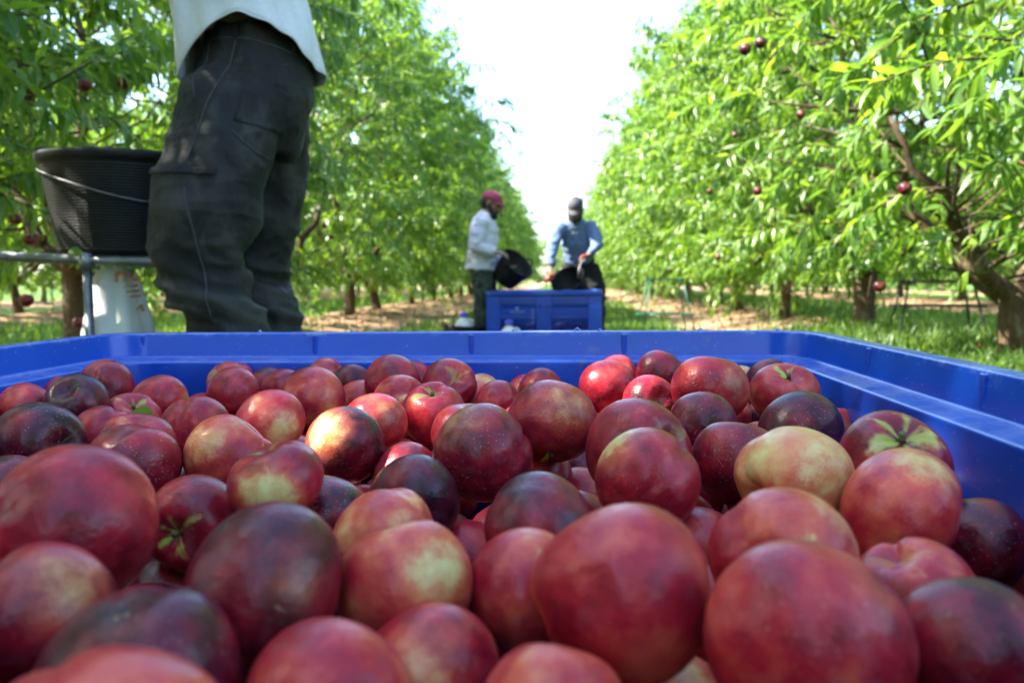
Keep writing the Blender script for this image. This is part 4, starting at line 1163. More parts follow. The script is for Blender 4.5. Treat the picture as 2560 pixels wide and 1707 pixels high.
FILL = '79,149,719,372;-421,132,723,340;271,129,734,340;60,83,724,361;-50,111,732,345;-406,320,728,323;-408,408,720,364;-330,213,720,356;222,316,718,350;-582,140,717,367;-601,276,732,340;-595,490,716,342;-517,622,729,355;-609,377,729,341;-597,677,733,362;-330,140,720,364;193,238,725,329;-291,276,728,336;-179,84,731,325;-455,554,728,338;-241,148,716,340;-527,530,728,370;-604,587,718,349;-469,82,723,346;206,119,733,347;283,382,731,358;-512,446,721,348;-209,218,734,360;-489,219,721,334;-551,352,717,338;141,106,724,368;-415,245,721,373;-142,146,727,348;-470,312,733,356;-418,483,722,327;-49,190,716,372;-613,798,723,350;-311,335,726,337;-374,80,731,322;13,168,720,332;-594,212,732,327;-515,127,734,355;-478,379,723,327;136,187,725,363;284,271,719,347;250,203,723,361;295,450,722,339;-243,81,721,340;-342,420,715,357;-533,696,729,344;-538,264,727,332;-574,432,731,320;-574,745,722,335;-113,84,720,346;-617,86,734,329;-351,285,718,323;-529,162,667,312;-390,149,663,324;-131,227,659,316;251,253,666,323;-219,263,671,358;193,628,658,338;-517,699,663,326;-479,412,657,341;-175,112,670,332;-358,859,661,343;-390,651,658,352;-53,835,664,358;53,874,661,324;-439,336,663,343;-482,508,665,354;248,172,659,347;259,822,668,315;-536,778,669,329;0,1040,657,314;-572,965,658,358;28,240,658,346;-54,469,656,341;-463,580,666,319;-35,137,669,322;11,937,657,321;-451,730,673,313;218,884,673,348;114,1023,659,312;-162,439,661,345;-494,262,655,348;220,476,657,334;119,274,656,320;-275,377,674,331;200,219,666,315;-314,983,675,353;158,515,663,356;91,480,659,349;-126,314,664,311;-312,909,656,353;-329,797,659,357;-287,108,666,319;117,898,668,346;-548,224,669,331;92,651,661,332;-598,1061,663,313;-163,373,662,334;195,136,661,318;-271,194,682,327;-463,107,659,360;208,784,662,320;173,696,673,348;-573,323,661,319;-235,1114,665,332;-542,603,662,321;237,949,656,324;-604,438,655,345;-607,665,666,319;-566,535,672,311;-43,244,668,351;-370,238,660,358;-181,1054,657,325;100,822,659,331;29,122,655,353;32,591,660,351;-309,287,661,320;-100,949,660,324;-373,483,679,323;-339,1090,658,322;-514,1002,674,340;169,997,657,315;111,732,667,353;-134,506,655,313;-237,671,656,347;-400,948,664,353;-428,789,663,356;-444,183,674,319;-609,799,658,311;219,563,655,356;142,172,655,323;-45,980,658,343;-534,864,665,332;134,590,662,311;-117,849,656,314;-347,348,668,334;253,108,671,334;47,309,659,356;-304,687,658,350;110,109,662,330;-384,733,659,339;-41,914,686,337;273,312,664,315;-264,743,659,316;-216,174,657,311;-607,117,658,341;4,515,660,345;-235,970,658,318;61,977,655,322;274,383,657,334;-100,408,655,338;-368,1028,660,324;-76,1057,658,310;138,430,657,320;15,1098,665,310;-108,133,655,346;-505,329,655,319;247,715,656,326;-609,197,669,318;-537,451,655,323;-140,1010,672,311;-161,1124,655,339;-234,439,657,341;-358,586,656,310;92,222,682,347;-436,461,658,311;288,449,656,346;-243,1031,664,315;-488,641,661,339;-588,738,658,317;-561,397,674,311;-370,413,658,319;-441,867,665,320;-610,1125,665,345;-543,101,662,342;-328,177,657,348;108,339,657,340;14,666,656,321;-488,941,655,315;260,633,659,314;-606,259,657,342;-398,1108,657,333;-313,444,662,318;-110,782,657,328;-419,523,670,312;170,936,660,312;165,847,669,312;1,414,622,323;-137,665,621,356;-252,895,622,329;138,777,624,349;-56,904,626,313;196,1101,644,327;-556,1108,623,314;-556,1029,623,313;-245,106,621,317;-306,555,632,337;282,758,628,321;-49,1119,631,328;-585,898,637,316;279,901,626,353;-482,822,635,320;271,1008,629,325;-231,574,634,314;52,1059,627,312;81,1115,625,333;-239,313,624,344;-61,354,632,320;-440,626,622,317;-454,1022,623,343;217,355,622,346;84,157,630,318;-174,306,626,318;-599,373,626,357;276,1092,632,338;-590,581,620,354;-47,691,636,346;64,768,620,356;-589,494,628,318;-401,291,620,357;-171,743,633,311;-390,493,620,319;-72,188,625,354;-469,701,620,321;-486,159,623,334;-5,292,623,329;-76,285,626,359;185,260,622,325;-428,233,633,321;-273,1084,623,326;-508,557,631,316;8,834,630,343;-302,233,622,344;-348,111,631,330;-316,741,621,339;-106,729,621,317;-173,982,623,337;-161,166,625,337;163,1050,624,318;-283,838,620,314;-122,904,622,330;-466,1126,625,360;-285,958,624,311;112,952,625,353;-512,1066,642,319;-407,574,621,311;193,417,628,320;-200,493,626,340;18,181,624,310;-275,622,626,318;-424,909,621,310;-526,376,621,313;-313,488,621,313;-351,971,620,329;-297,341,626,331;-223,378,626,321;-402,837,621,315;147,650,620,311;-183,867,621,332;-573,171,623,312;84,598,625,312;63,699,621,331;79,425,623,331;59,536,627,328;-558,277,623,311;10,990,624,313;-97,1006,622,360;-404,374,622,316;159,888,620,330;35,469,624,312;-1,353,645,320;157,323,622,313;-295,1023,624,337;-17,570,623,317;-557,661,630,325;-558,820,622,351;205,844,621,313;-198,222,621,338;289,129,624,320;286,680,590,347;-514,452,589,334;-378,776,595,344;-433,123,601,335;-484,774,594,323;185,495,604,349;61,1008,591,318;-20,627,585,326;-490,884,591,339;-226,1047,596,312;-116,522,591,327;-259,452,596,328;-141,1071,590,340;276,477,587,345;-19,111,614,316;-170,408,601,315;-303,143,589,355;233,641,598,325;-449,334,590,338;69,279,592,323;282,834,594,345;221,710,586,327;-315,891,587,319;-330,1121,597,344;213,1000,599,348;-348,663,597,344;-201,650,590,322;-528,936,591,326;208,144,589,350;-509,624,587,338;-391,1042,596,315;98,358,590,357;-245,692,588,318;149,568,593,348;-589,114,591,345;-94,412,585,330;-262,776,594,357;-110,796,594,314;-518,215,609,323;-346,394,585,342;-460,494,590,343;-538,739,603,359;-404,1116,587,344;246,416,595,312;261,222,606,341;39,933,589,311;-21,1067,606,332;65,854,594,314;-376,214,601,316;-141,258,589,350;222,779,593,337;-77,125,599,322;126,461,604,314;146,128,601,320;-350,570,589,326;-30,475,590,354;79,216,610,331;-256,524,589,343;-603,1127,588,330;21,366,586,340;-486,281,593,339;-605,219,586,332;227,1111,588,357;154,209,600,319;17,242,586,323;-223,1119,586,357;-609,439,586,344;-602,781,586,348;-253,182,597,314;280,556,601,338;-9,779,587,339;-2,1124,589,311;-28,947,592,321;-57,826,592,322;85,108,586,332;-126,359,607,321;-610,675,604,314;-91,592,598,320;-604,1060,594,346;116,722,590,325;273,289,599,330;-515,104,600,347;-604,931,585,315;134,1009,586,340;-504,996,591,318;-550,528,586,345;-463,402,585,353;-150,109,592,345;-351,324,587,319;-401,435,595,321;258,948,589,312;-405,690,590,320;150,1130,602,324;128,842,590,330;-456,954,589,329;-228,974,590,329;-113,1128,609,323;134,274,585,341;-602,854,587,326;-1,883,587,317;-593,993,587,313;-246,254,590,319;154,394,587,313;223,577,587,314;-143,464,591,312;53,636,588,322;287,372,594,317;209,911,588,329;-187,542,586,317;-434,185,585,311;-1,687,589,313;-606,304,598,315;-129,853,587,314;-341,833,590,327;-375,908,586,322;263,1052,585,319;-374,151,587,332;-282,392,591,329;113,1069,587,320;-549,326,586,337;-465,572,586,312;-47,234,589,313'
deep = Geo()
for i, s_ in enumerate(FILL.split(';')):
    a, b, c, r = (int(v) for v in s_.split(','))
    x, y, z, r = a / 1e3, b / 1e3, c / 1e3, r / 1e4
    v = Vector((fr.gauss(0, 1), fr.gauss(0, 1), fr.gauss(0, 1)))
    w = Vector((fr.gauss(0, 1), fr.gauss(0, 1), fr.gauss(0, 1)))
    if i < 56: nectarine(i * 3, x, y, z, r, fr.choice([.25, .4, .5, .55, .6, .7]), fr.random() * .7, v, fr.random() * .4, w, fr.random() * .5, 'red nectarine at the side of the near bin, beyond the edge of the view', 'nectarines at the sides of the near bin')
    elif i < 191: nectarine(i * 3, x, y, z, r, fr.choice([.25, .35, .5, .55, .6]), fr.random() * .6, v, fr.random() * .4, w, fr.random() * .3, 'red nectarine wedged underneath the top layer of the near bin', 'nectarines underneath the top layer')
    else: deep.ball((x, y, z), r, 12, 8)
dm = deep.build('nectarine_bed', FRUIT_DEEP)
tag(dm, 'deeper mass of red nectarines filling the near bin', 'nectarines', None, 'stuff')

# loose leaves in the heap
def loose_leaf(loc, d, n, L, label, w=.2):
    cv, cf = leaf_canon(.25, 6, .15, w)
    o = link('fallen_leaf', mesh('fallen_leaf', cv * L, cf, LEAF))
    o.matrix_world = Matrix.Translation(loc) @ orient(n, d).to_4x4()
    tag(o, label, 'leaf')
loose_leaf((-.425, .822, .734), (-.2, -.35, -.95), (.1, -.95, .25), .05, 'small green leaf below the yellow forked stem hollow in the far corner', .3)
loose_leaf((-.165, .66, .66), (-.5, -.1, .8), (.2, -.8, .4), .035, 'tiny green leaf tip caught between nectarines in the middle of the heap')

# fruit in the near trees (part of the tree) and on the ground
def tree_fruit(t, x, y, z, k, tone=.5):
    o = nectarine(k, 0, 0, 0, .035, tone, .3, (.1, .1, 1), .2, (0, -1, .2), .2, None, None, t, 'fruit')
    o.matrix_world = Matrix.Translation((x, y, z)) @ orient((.1, .1, 1), (0, -1, .2)).to_4x4() @ Matrix.Scale(.032, 4)
bpy.context.view_layer.update()
TREE_OF = dict(R1=T_R1, R2=T_R2, R3=T_R3, L1=T_L1, L2=T_L2, L3=T_L3)
for key, pts in FRUIT_AT.items():
    for k, q in enumerate(pts): tree_fruit(TREE_OF[key], *q, k, .16 if key[0] == 'R' else .3)
for k, (x, y) in enumerate([(3.1, 8.4), (4.3, 9.1), (3.8, 7.7), (-3.1, 7.6), (2.9, 11.2)]):
    nectarine(k, x, y, gz(x, y) + .05, .034, .5, .3, (.3, .5, -.6), .1, (0, -1, 0), .2, 'red nectarine fallen on the ground under the trees', 'fallen nectarines on the ground')
for k in range(26):
    s = -1 if k % 2 else 1
    x = -.16 + s * random.uniform(.1, .42)
    nectarine(k, x, 8.9 - .5 + .082 + random.uniform(0, .02), .345 + random.uniform(0, .06), .033, .6, .2, (0, .4, .7), .2, (0, -1, 0), .3, 'red nectarine showing through the lower vents of the far bin', 'nectarines inside the far bin')

# ------------------------------------------------------------------ people
def hand_geo(g, wrist, dirv, palm_n, curl=.6, side=1, s=1.0):
    """palm, four fingers and a thumb; dirv wrist->knuckles, palm_n out of the palm"""
    d = Vector(dirv).normalized()
    n = Vector(palm_n)
    n = (n - d * n.dot(d)).normalized()
    a = d.cross(n) * side
    W_ = Vector(wrist)
    g.tube([W_ - d * .02, W_ + d * .03, W_ + d * .075, W_ + d * .09], [(.026 * s, .019 * s), (.035 * s, .017 * s), (.04 * s, .014 * s), (.036 * s, .01 * s)], 10, ref=a)
    for k, L in enumerate((.068, .078, .072, .056)):
        b = W_ + d * .085 + a * (.029 - .0195 * k) * s
        pts, u = [b - d * .02, b], d.copy()
        for j in range(3):
            ang = curl * (.55 + .35 * j)
            u2 = (d * cos(ang) + n * sin(ang)).normalized()
            pts.append(pts[-1] + u2 * L * (.45, .32, .26)[j] * s)
        g.tube(pts, [.0095 * s, .0095 * s, .009 * s, .008 * s, .0065 * s], 7)
    b = W_ + d * .025 + a * .03 * s
    e1 = b + (a * .7 + d * .6 + n * .25).normalized() * .035 * s
    e2 = e1 + (a * .25 + d * .75 + n * .55).normalized() * .03 * s
    e3 = e2 + (d * .7 + n * .7).normalized() * .022 * s
    g.tube([b - a * .015, b, e1, e2, e3], [.013 * s, .012 * s, .0105 * s, .009 * s, .007 * s], 7)

def head_geo(g, c, look, upd, s=1.0):
    """head with brow, nose, lips, chin and ears round centre c"""
    y = Vector(look).normalized()
    z = Vector(upd)
    z = (z - y * z.dot(y)).normalized()
    x = y.cross(z)
    c = Vector(c)
    M3 = Matrix((x, y, z)).transposed()
    P = lambda a, b, d: c + (x * a + y * b + z * d) * s
    g.ball(P(0, -.012, .03), (.076 * s, .095 * s, .085 * s), 18, 12, M3)
    g.ball(P(0, .018, -.03), (.062 * s, .072 * s, .085 * s), 16, 10, M3)
    g.ball(P(0, .045, -.085), (.04 * s, .035 * s, .03 * s), 12, 8, M3)
    g.tube([P(0, .085, .02), P(0, .1, -.005), P(0, .112, -.028), P(0, .09, -.038)], [.008 * s, .011 * s, .016 * s, .012 * s], 8)
    g.tube([P(-.05, .07, .028), P(0, .088, .032), P(.05, .07, .028)], .011 * s, 8)
    g.tube([P(-.022, .083, -.062), P(0, .092, -.06), P(.022, .083, -.062)], [.006 * s, .0085 * s, .006 * s], 8)
    g.tube([P(-.02, .08, -.072), P(0, .089, -.072), P(.02, .08, -.072)], [.006 * s, .0085 * s, .006 * s], 8)
    for k in (-1, 1):
        g.ball(P(k * .052, .058, -.022), (.022 * s, .02 * s, .018 * s), 10, 8, M3)
        g.ball(P(k * .077, -.01, -.005), (.009 * s, .02 * s, .032 * s), 10, 8, M3)
    return P, M3

def shell_cap(name, P, M3, mat, root, s=1.0, brim=.075, tilt=-.02):
    """baseball cap: crown shell and bent brim as parts of one mesh tree"""
    g = Geo()
    vs, fs = [], []
    nu, nv = 24, 8
    for i in range(nv + 1):
        th = (pi / 2) * i / nv * 1.02
        for j in range(nu):
            ph = 2 * pi * j / nu
            vs.append(P(.084 * sin(th) * cos(ph), -.012 + .104 * sin(th) * sin(ph), .042 + .082 * cos(th) - (.012 if i == nv else 0)))
    for i in range(nv):
        for j in range(nu): fs.append((i * nu + j, (i + 1) * nu + j, (i + 1) * nu + (j + 1) % nu, i * nu + (j + 1) % nu))
    o = link(name, mesh(name, vs, fs, mat), root)
    so = o.modifiers.new('thick', 'SOLIDIFY')
    so.thickness = .004
    bv, bf = [], []
    for i in range(5):
        for j in range(9):
            u = -1 + j / 4
            bv.append(P(.078 * u * (1 - .1 * i / 4), .088 * math.sqrt(max(0, 1 - (u * .93) ** 2)) - .012 + brim * i / 4 * math.sqrt(max(.02, 1 - .55 * u * u)), .04 - .016 * u * u + tilt * i / 4))
    for i in range(4):
        for j in range(8): bf.append((i * 9 + j, i * 9 + j + 1, (i + 1) * 9 + j + 1, (i + 1) * 9 + j))
    b = link('brim', mesh('brim', bv, bf, mat), o)
    so = b.modifiers.new('thick', 'SOLIDIFY')
    so.thickness = .004
    g.ball(P(0, -.012, .126), .007 * s, 8, 6).build('button', mat, o)
    return o

def beard(P, M3, root, s=1.0, full=1.0):
    g = Geo()
    g.ball(P(0, .05, -.095), (.047 * s, .042 * s, .042 * s * full), 14, 10, M3)
    for k in (-1, 1):
        g.tube([P(k * .07, .0, .0), P(k * .066, .02, -.05), P(k * .045, .055, -.085), P(0, .07, -.1)], [.014 * s, .02 * s, .026 * s, .028 * s], 8)
        g.tube([P(0, .094, -.05), P(k * .03, .083, -.058)], .009 * s, 7)
    o = link('beard', remesh(g, .006, 2, 'beard'), root)
    o.data.materials.append(HAIR)
    displace(o.data, lambda p: .004 * noise.noise(p * 130))
    h = Geo()
    h.ball(P(0, -.035, .0), (.081 * s, .085 * s, .075 * s), 16, 10, M3)
    h.build('hair', HAIR, root)

def eyes(P, root):
    for k in (-1, 1): Geo().ball(P(k * .032, .081, .008), .0115, 10, 8).build('eye', EYE, root)

def folds(sc=9, amp=.008, vert=(1, 1, 1.8), seed=0):
    def f(p):
        q = Vector((p.x * vert[0] * sc, p.y * vert[1] * sc, p.z * vert[2] * sc + seed))
        a = noise.noise(q)
        b = noise.noise(q * 2.1 + Vector((5, 1, 2)))
        return amp * (1 - 2.2 * abs(a)) + amp * .45 * b
    return f

def boot(root, ankle, toe):
    a, t = Vector(ankle), Vector(toe)
    d = (t - a)
    d.z = 0
    d.normalize()
    g = Geo()
    base = Vector((a.x, a.y, t.z))
    g.tube([a + Vector((0, 0, .1)), a + Vector((0, 0, .02)), base + Vector((0, 0, .05)) - d * .02], [.052, .05, .052], 12)
    g.tube([base - d * .065 + Vector((0, 0, .045)), base + Vector((0, 0, .05)), base + d * .1 + Vector((0, 0, .042)), base + d * .17 + Vector((0, 0, .035)), base + d * .2 + Vector((0, 0, .03))],
           [(.035, .04), (.043, .045), (.048, .038), (.046, .03), (.03, .02)], 12, ref=d.cross(Vector((0, 0, 1))))
    o = link('boot', remesh(g, .01, 3, 'boot'), root)
    o.data.materials.append(BOOT)
    n = d.cross(Vector((0, 0, 1)))
    M = Matrix((n, d, Vector((0, 0, 1)))).transposed().to_4x4()
    M.translation = base
    Geo().box(-.045, .045, -.085, .2, -.005, .014, M).build('sole', SOLE, o, .01)

# ---- man on the platform, seen from behind his left side
t = empty_world('person', (-.9, 2.4, .52), 'person in dark baggy jeans and off white shirt standing by the black tub', 'person')
MAN = t
def W0(x, z, y): return Vector((x, y, z))
b = Geo()                                                   # body under the clothes
b.tube([(-.91, 2.42, 1.3), (-.9, 2.41, 1.5), (-.915, 2.4, 1.68), (-.97, 2.38, 1.9), (-.99, 2.37, 2.0)], [(.12, .08), (.12, .085), (.15, .105), (.18, .1), (.1, .07)], 14, ref=(1, .3, 0))
b.tube([(-.9, 2.37, 1.3), (-.985, 2.265, 1.0), (-.97, 2.28, .8), (-.935, 2.3, .62)], [.06, .05, .035, .035], 12)
b.tube([(-.89, 2.49, 1.3), (-.945, 2.57, 1.0), (-.955, 2.57, .83), (-.895, 2.55, .62)], [.06, .045, .035, .035], 12)
b.tube([(-.99, 2.37, 1.97), (-1.0, 2.37, 2.07)], [.055, .055], 12)
for sy, yh in ((-1, 2.2), (1, 2.54)):
    b.tube([(-.98, 2.37 + sy * .17, 1.93), (-1.16, yh + sy * .03, 1.86), (-1.38, yh, 2.02)], [.055, .045, .03], 12)
    hand_geo(b, (-1.38, yh, 2.02), (-.8, 0, .6), (-.5, -.1 * sy, -.8), .7, sy)
HP, HM = head_geo(b, (-1.02, 2.37, 2.16), (-.8, .35, .15), (0, 0, 1))
bm_ = link('body', remesh(b, .008, 2), t)
bm_.data.materials.append(SKIN)
eyes(HP, t)
shell_cap('cap', HP, HM, GREY_CLOTH, t)
Geo().ball(HP(0, -.035, .0), (.081, .085, .078), 16, 10, HM).build('hair', HAIR, t)

g = Geo()                                                   # jeans
hipc = [(-.882, 2.42, 1.575, .138, .12), (-.885, 2.42, 1.5, .15, .135), (-.892, 2.41, 1.42, .163, .15), (-.912, 2.41, 1.33, .168, .145), (-.925, 2.41, 1.25, .145, .13)]
g.tube([q[:3] for q in hipc], [(q[3], q[4]) for q in hipc], 20, ref=(1, .15, 0))
# leg on the camera side
near_leg = [(-.9, 2.39, 1.47, .12, .09), (-.918, 2.345, 1.37, .138, .12), (-.94, 2.31, 1.25, .143, .12), (-.963, 2.28, 1.14, .145, .118), (-.985, 2.26, 1.04, .137, .115), (-1.01, 2.26, .95, .125, .105),
            (-.995, 2.27, .87, .108, .1), (-.958, 2.28, .79, .092, .092), (-.93, 2.29, .72, .085, .088), (-.935, 2.3, .65, .088, .088), (-.94, 2.3, .58, .08, .085)]
g.tube([q[:3] for q in near_leg], [(q[3], q[4]) for q in near_leg], 20, ref=(1, 0, 0))
far_leg = [(-.885, 2.45, 1.47, .11, .09), (-.885, 2.505, 1.37, .125, .115), (-.893, 2.54, 1.25, .12, .115), (-.912, 2.56, 1.12, .108, .11), (-.935, 2.57, 1.02, .095, .1), (-.955, 2.57, .93, .086, .095),
           (-.957, 2.57, .85, .084, .09), (-.945, 2.56, .78, .09, .09), (-.925, 2.55, .72, .1, .09), (-.905, 2.55, .66, .1, .09), (-.895, 2.55, .58, .085, .085)]
g.tube([q[:3] for q in far_leg], [(q[3], q[4]) for q in far_leg], 20, ref=(1, 0, 0))
jm = remesh(g, .009, 5, 'jeans')
def jean_folds(p):
    low = min(max((1.02 - p.z) / .2, 0), 1)
    q = Vector((p.x * 5.5, p.y * 5.5, p.z * 17 + p.x * 7))
    r1 = 1 - abs(noise.noise(q)) * 2.2
    r1b = 1 - abs(noise.noise(q * 1.9 + Vector((3, 7, 1)))) * 2.2
    q2 = Vector((p.x * 9 + p.z * 5, p.y * 7, p.z * 5 - p.x * 5))
    r2 = 1 - abs(noise.noise(q2)) * 2.4
    q3 = Vector((p.x * 4 + p.z * 3, p.y * 4, p.z * 2.5))
    r3 = 1 - abs(noise.noise(q3)) * 2.4
    return low * (.024 * r1 + .008 * r1b) + (1 - low) * (.011 * r2 + .012 * r3) + .002 * noise.noise(p * 40)
wear_ = np.array([jean_folds(v.co) for v in jm.vertices], np.float32)
displace(jm, jean_folds)
wa = jm.attributes.new('wear', 'FLOAT', 'POINT')
wa.data.foreach_set('value', np.clip(wear_ / .02 - .1, -1, 1.2).astype(np.float32))
jo = link('jeans', jm, t)
jm.materials.append(JEANS)
jb = BVHTree.FromObject(jo, bpy.context.evaluated_depsgraph_get())
def on_jeans(x, z, off=.003):
    h = jb.ray_cast(Vector((x, 1.5, z)), Vector((0, 1, 0)))
    if h[0] is None:
        h = jb.find_nearest(Vector((x, 2.25, z)))
    return h[0] + h[1] * off
dx_ = lambda u: -.854 + (u - 575) * .001215
dz_ = lambda v: 1.518 - (v - 100) * .001212
def patch(name, c, off=.004, n=9, root=None, mat=JEANS, thick=.004):
    """cloth patch laid on the jeans between four corners (x, z)"""
    vs, fs = [], []
    for i in range(n):
        for j in range(n):
            a, b_ = i / (n - 1), j / (n - 1)
            x = (c[0][0] * (1 - b_) + c[1][0] * b_) * (1 - a) + (c[3][0] * (1 - b_) + c[2][0] * b_) * a
            z = (c[0][1] * (1 - b_) + c[1][1] * b_) * (1 - a) + (c[3][1] * (1 - b_) + c[2][1] * b_) * a
            vs.append(on_jeans(x, z, off))
    for i in range(n - 1):
        for j in range(n - 1): fs.append((i * n + j, i * n + j + 1, (i + 1) * n + j + 1, (i + 1) * n + j))
    o = link(name, mesh(name, vs, fs, mat), root)
    s = o.modifiers.new('thick', 'SOLIDIFY')
    s.thickness = thick
    s.offset = 0
    return o
patch('back_pocket', [(dx_(582), dz_(178)), (dx_(655), dz_(212)), (dx_(640), dz_(305)), (dx_(560), dz_(288))], .0005, 14, jo, JEANS, .003)
patch('pocket_flap', [(dx_(374), dz_(390)), (dx_(538), dz_(398)), (dx_(536), dz_(411)), (dx_(374), dz_(403))], .005, 14, jo, JEANS, .003)
def seam(pts, r=.0022):
    q = []
    for a, b_ in zip(pts, pts[1:]):
        for k in range(6):
            f = k / 6
            q.append(on_jeans(dx_(a[0] * (1 - f) + b_[0] * f), dz_(a[1] * (1 - f) + b_[1] * f), .0015))
    Geo().tube(q, r, 6).build('seam', SEAM, jo)
seam([(546, 96), (536, 151), (508, 242), (488, 320), (470, 385)])
seam([(474, 96), (470, 140), (462, 190), (476, 245)])
seam([(480, 88), (560, 92), (640, 108), (706, 138)])
seam([(560, 310), (600, 352), (622, 368)])
seam([(470, 440), (490, 560), (500, 650), (505, 735)])
for bx in ((545, 62, 92), (662, 84, 118)):
    patch('belt_loop', [(dx_(bx[0] - 5), dz_(bx[1])), (dx_(bx[0] + 5), dz_(bx[1])), (dx_(bx[0] + 5), dz_(bx[2])), (dx_(bx[0] - 5), dz_(bx[2]))], .006, 3, jo)
boot(t, (-.94, 2.3, .6), (-1.1, 2.27, .5))
boot(t, (-.872, 2.55, .6), (-1.02, 2.57, .5))

# shirt: open tube with a curved hem that rides up at the back, sleeves raised
vs, fs = [], []
NU, NV = 96, 34
for i in range(NV):
    f = i / (NV - 1)
    for j in range(NU):
        th = 2 * pi * j / NU
        back = max(0, -sin(th - .25))                        # towards the camera
        z0 = 1.435 + .135 * back ** 1.3 + .012 * sin(3 * th) + .004 * sin(8 * th + 1) + .002 * sin(17 * th)
        z = z0 + (1.99 - z0) * f
        cx = -.892 - .02 * f - .13 * f ** 2
        cy = 2.41 - .04 * f
        w = .185 + .005 * f if f < .8 else .189 - .6 * (f - .8) ** 1.2
        d = .165 - .02 * f if f < .8 else .149 - .45 * (f - .8) ** 1.2
        flare = 1 + .05 * (1 - f) ** 3
        fold = 1 + (.03 * sin(5 * th + 4 * f + 1) + .022 * sin(9 * th - 6 * f) + .012 * sin(16 * th + 9 * f)) * (1 - .7 * f)
        vs.append((cx + cos(th) * w * flare * fold, cy + sin(th) * d * flare * fold, z))
for i in range(NV - 1):
    for j in range(NU): fs.append((i * NU + j, i * NU + (j + 1) % NU, (i + 1) * NU + (j + 1) % NU, (i + 1) * NU + j))
sm_ = mesh('shirt', vs, fs, SHIRT)
displace(sm_, folds(6, .009, (1, 1, .45), 3))
so = link('shirt', sm_, t)
k_ = so.modifiers.new('thick', 'SOLIDIFY')
k_.thickness = .0025
for sy, yh in ((-1, 2.2), (1, 2.54)):
    sl = Geo().tube([(-.97, 2.37 + sy * .13, 1.93), (-1.08, 2.37 + sy * .17, 1.88), (-1.17, yh + sy * .03, 1.86)], [.085, .075, .068], 14)
    s_o = link('sleeve', remesh(sl, .012, 3, 'sleeve'), so)
    s_o.data.materials.append(SHIRT)
hm = Geo().tube([sm_.vertices[j].co for j in range(NU)] + [sm_.vertices[0].co], .0024, 6)
hm.build('hem', SHIRT, so)

def dressed(root, body, top_geo, top_name, top_mat, leg_geo, leg_mat, vox=.013, seed=1, amp=.012):
    bo = link('body', remesh(body, .0085, 2), root)
    bo.data.materials.append(SKIN)
    to = link(top_name, remesh(top_geo, vox, 4, top_name), root)
    to.data.materials.append(top_mat)
    displace(to.data, folds(8, amp, (1, 1, 1.5), seed))
    lo = link('trousers', remesh(leg_geo, vox, 4, 'trousers'), root)
    lo.data.materials.append(leg_mat)
    displace(lo.data, folds(8, amp, (1, 1, 1.6), seed + 4))
    return to, lo

# ---- man with the red cap, side on, tipping a tub
t = empty_world('person', (-.83, 8.78, 0), 'person in red cap, pale jacket and camouflage trousers tipping a black tub', 'person')
R1 = t
b = Geo()
hd = Vector((-.712, 8.76, 1.655))
HP, HM = head_geo(b, hd, (.86, -.22, -.32), (.3, 0, 1), 1.12)
b.tube([(-.80, 8.78, 1.5), (-.745, 8.77, 1.6)], [.062, .06], 12)
b.tube([(-.82, 8.78, 1.0), (-.83, 8.78, 1.25), (-.8, 8.78, 1.47)], [(.12, .15), (.13, .17), (.09, .17)], 14, ref=(1, 0, 0))
arms1 = [[(-.82, 8.59, 1.47), (-.865, 8.54, 1.2), (-.66, 8.56, 1.145)], [(-.8, 8.97, 1.47), (-.8, 8.99, 1.2), (-.6, 8.88, 1.05)]]
for sd, a in zip((1, -1), arms1):
    b.tube(a, [.05, .042, .03], 10)
hand_geo(b, (-.655, 8.56, 1.143), (.9, .1, -.2), (.1, .5, -.8), .9, 1)
hand_geo(b, (-.6, 8.88, 1.05), (.8, -.1, -.55), (.3, -.6, .5), .7, -1)
b.tube([(-.82, 8.68, .98), (-.815, 8.66, .52), (-.84, 8.67, .09)], [.085, .055, .04], 10)
b.tube([(-.82, 8.88, .98), (-.74, 8.88, .53), (-.78, 8.9, .09)], [.085, .055, .04], 10)
tp = Geo()
tp.tube([(-.835, 8.78, .965), (-.83, 8.78, 1.1), (-.805, 8.78, 1.25), (-.8, 8.78, 1.4), (-.79, 8.78, 1.5), (-.775, 8.78, 1.55)],
        [(.165, .2), (.15, .185), (.155, .19), (.15, .2), (.11, .15), (.07, .08)], 18, ref=(1, 0, 0))
tp.tube([(-.80, 8.62, 1.47), (-.845, 8.57, 1.33), (-.86, 8.54, 1.2), (-.77, 8.545, 1.165), (-.665, 8.56, 1.145)], [.085, .08, .072, .062, .05], 14)
tp.tube([(-.79, 8.94, 1.47), (-.8, 8.98, 1.3), (-.79, 8.98, 1.19), (-.7, 8.94, 1.12), (-.62, 8.89, 1.06)], [.085, .08, .07, .06, .05], 14)
tp.tube([(-.775, 8.78, 1.5), (-.745, 8.775, 1.57)], [.085, .075], 14)
lg_ = Geo()
lg_.tube([(-.825, 8.78, 1.02), (-.82, 8.78, .92), (-.82, 8.78, .84)], [(.135, .17), (.135, .175), (.12, .16)], 16, ref=(1, 0, 0))
lg_.tube([(-.815, 8.69, .95), (-.81, 8.67, .7), (-.815, 8.66, .5), (-.835, 8.665, .28), (-.84, 8.67, .1)], [.115, .1, .085, .078, .07], 14)
lg_.tube([(-.815, 8.87, .95), (-.76, 8.88, .7), (-.74, 8.88, .52), (-.77, 8.89, .28), (-.78, 8.9, .1)], [.115, .1, .085, .078, .07], 14)
dressed(t, b, tp, 'jacket', JACKET, lg_, CAMO, seed=2)
eyes(HP, t)
beard(HP, HM, t, 1.12, 1.3)
shell_cap('cap', HP, HM, RED_CLOTH, t, 1.0, .07, -.012)
boot(t, (-.84, 8.67, .1), (-.64, 8.6, .0))
boot(t, (-.78, 8.9, .1), (-.58, 8.86, .0))

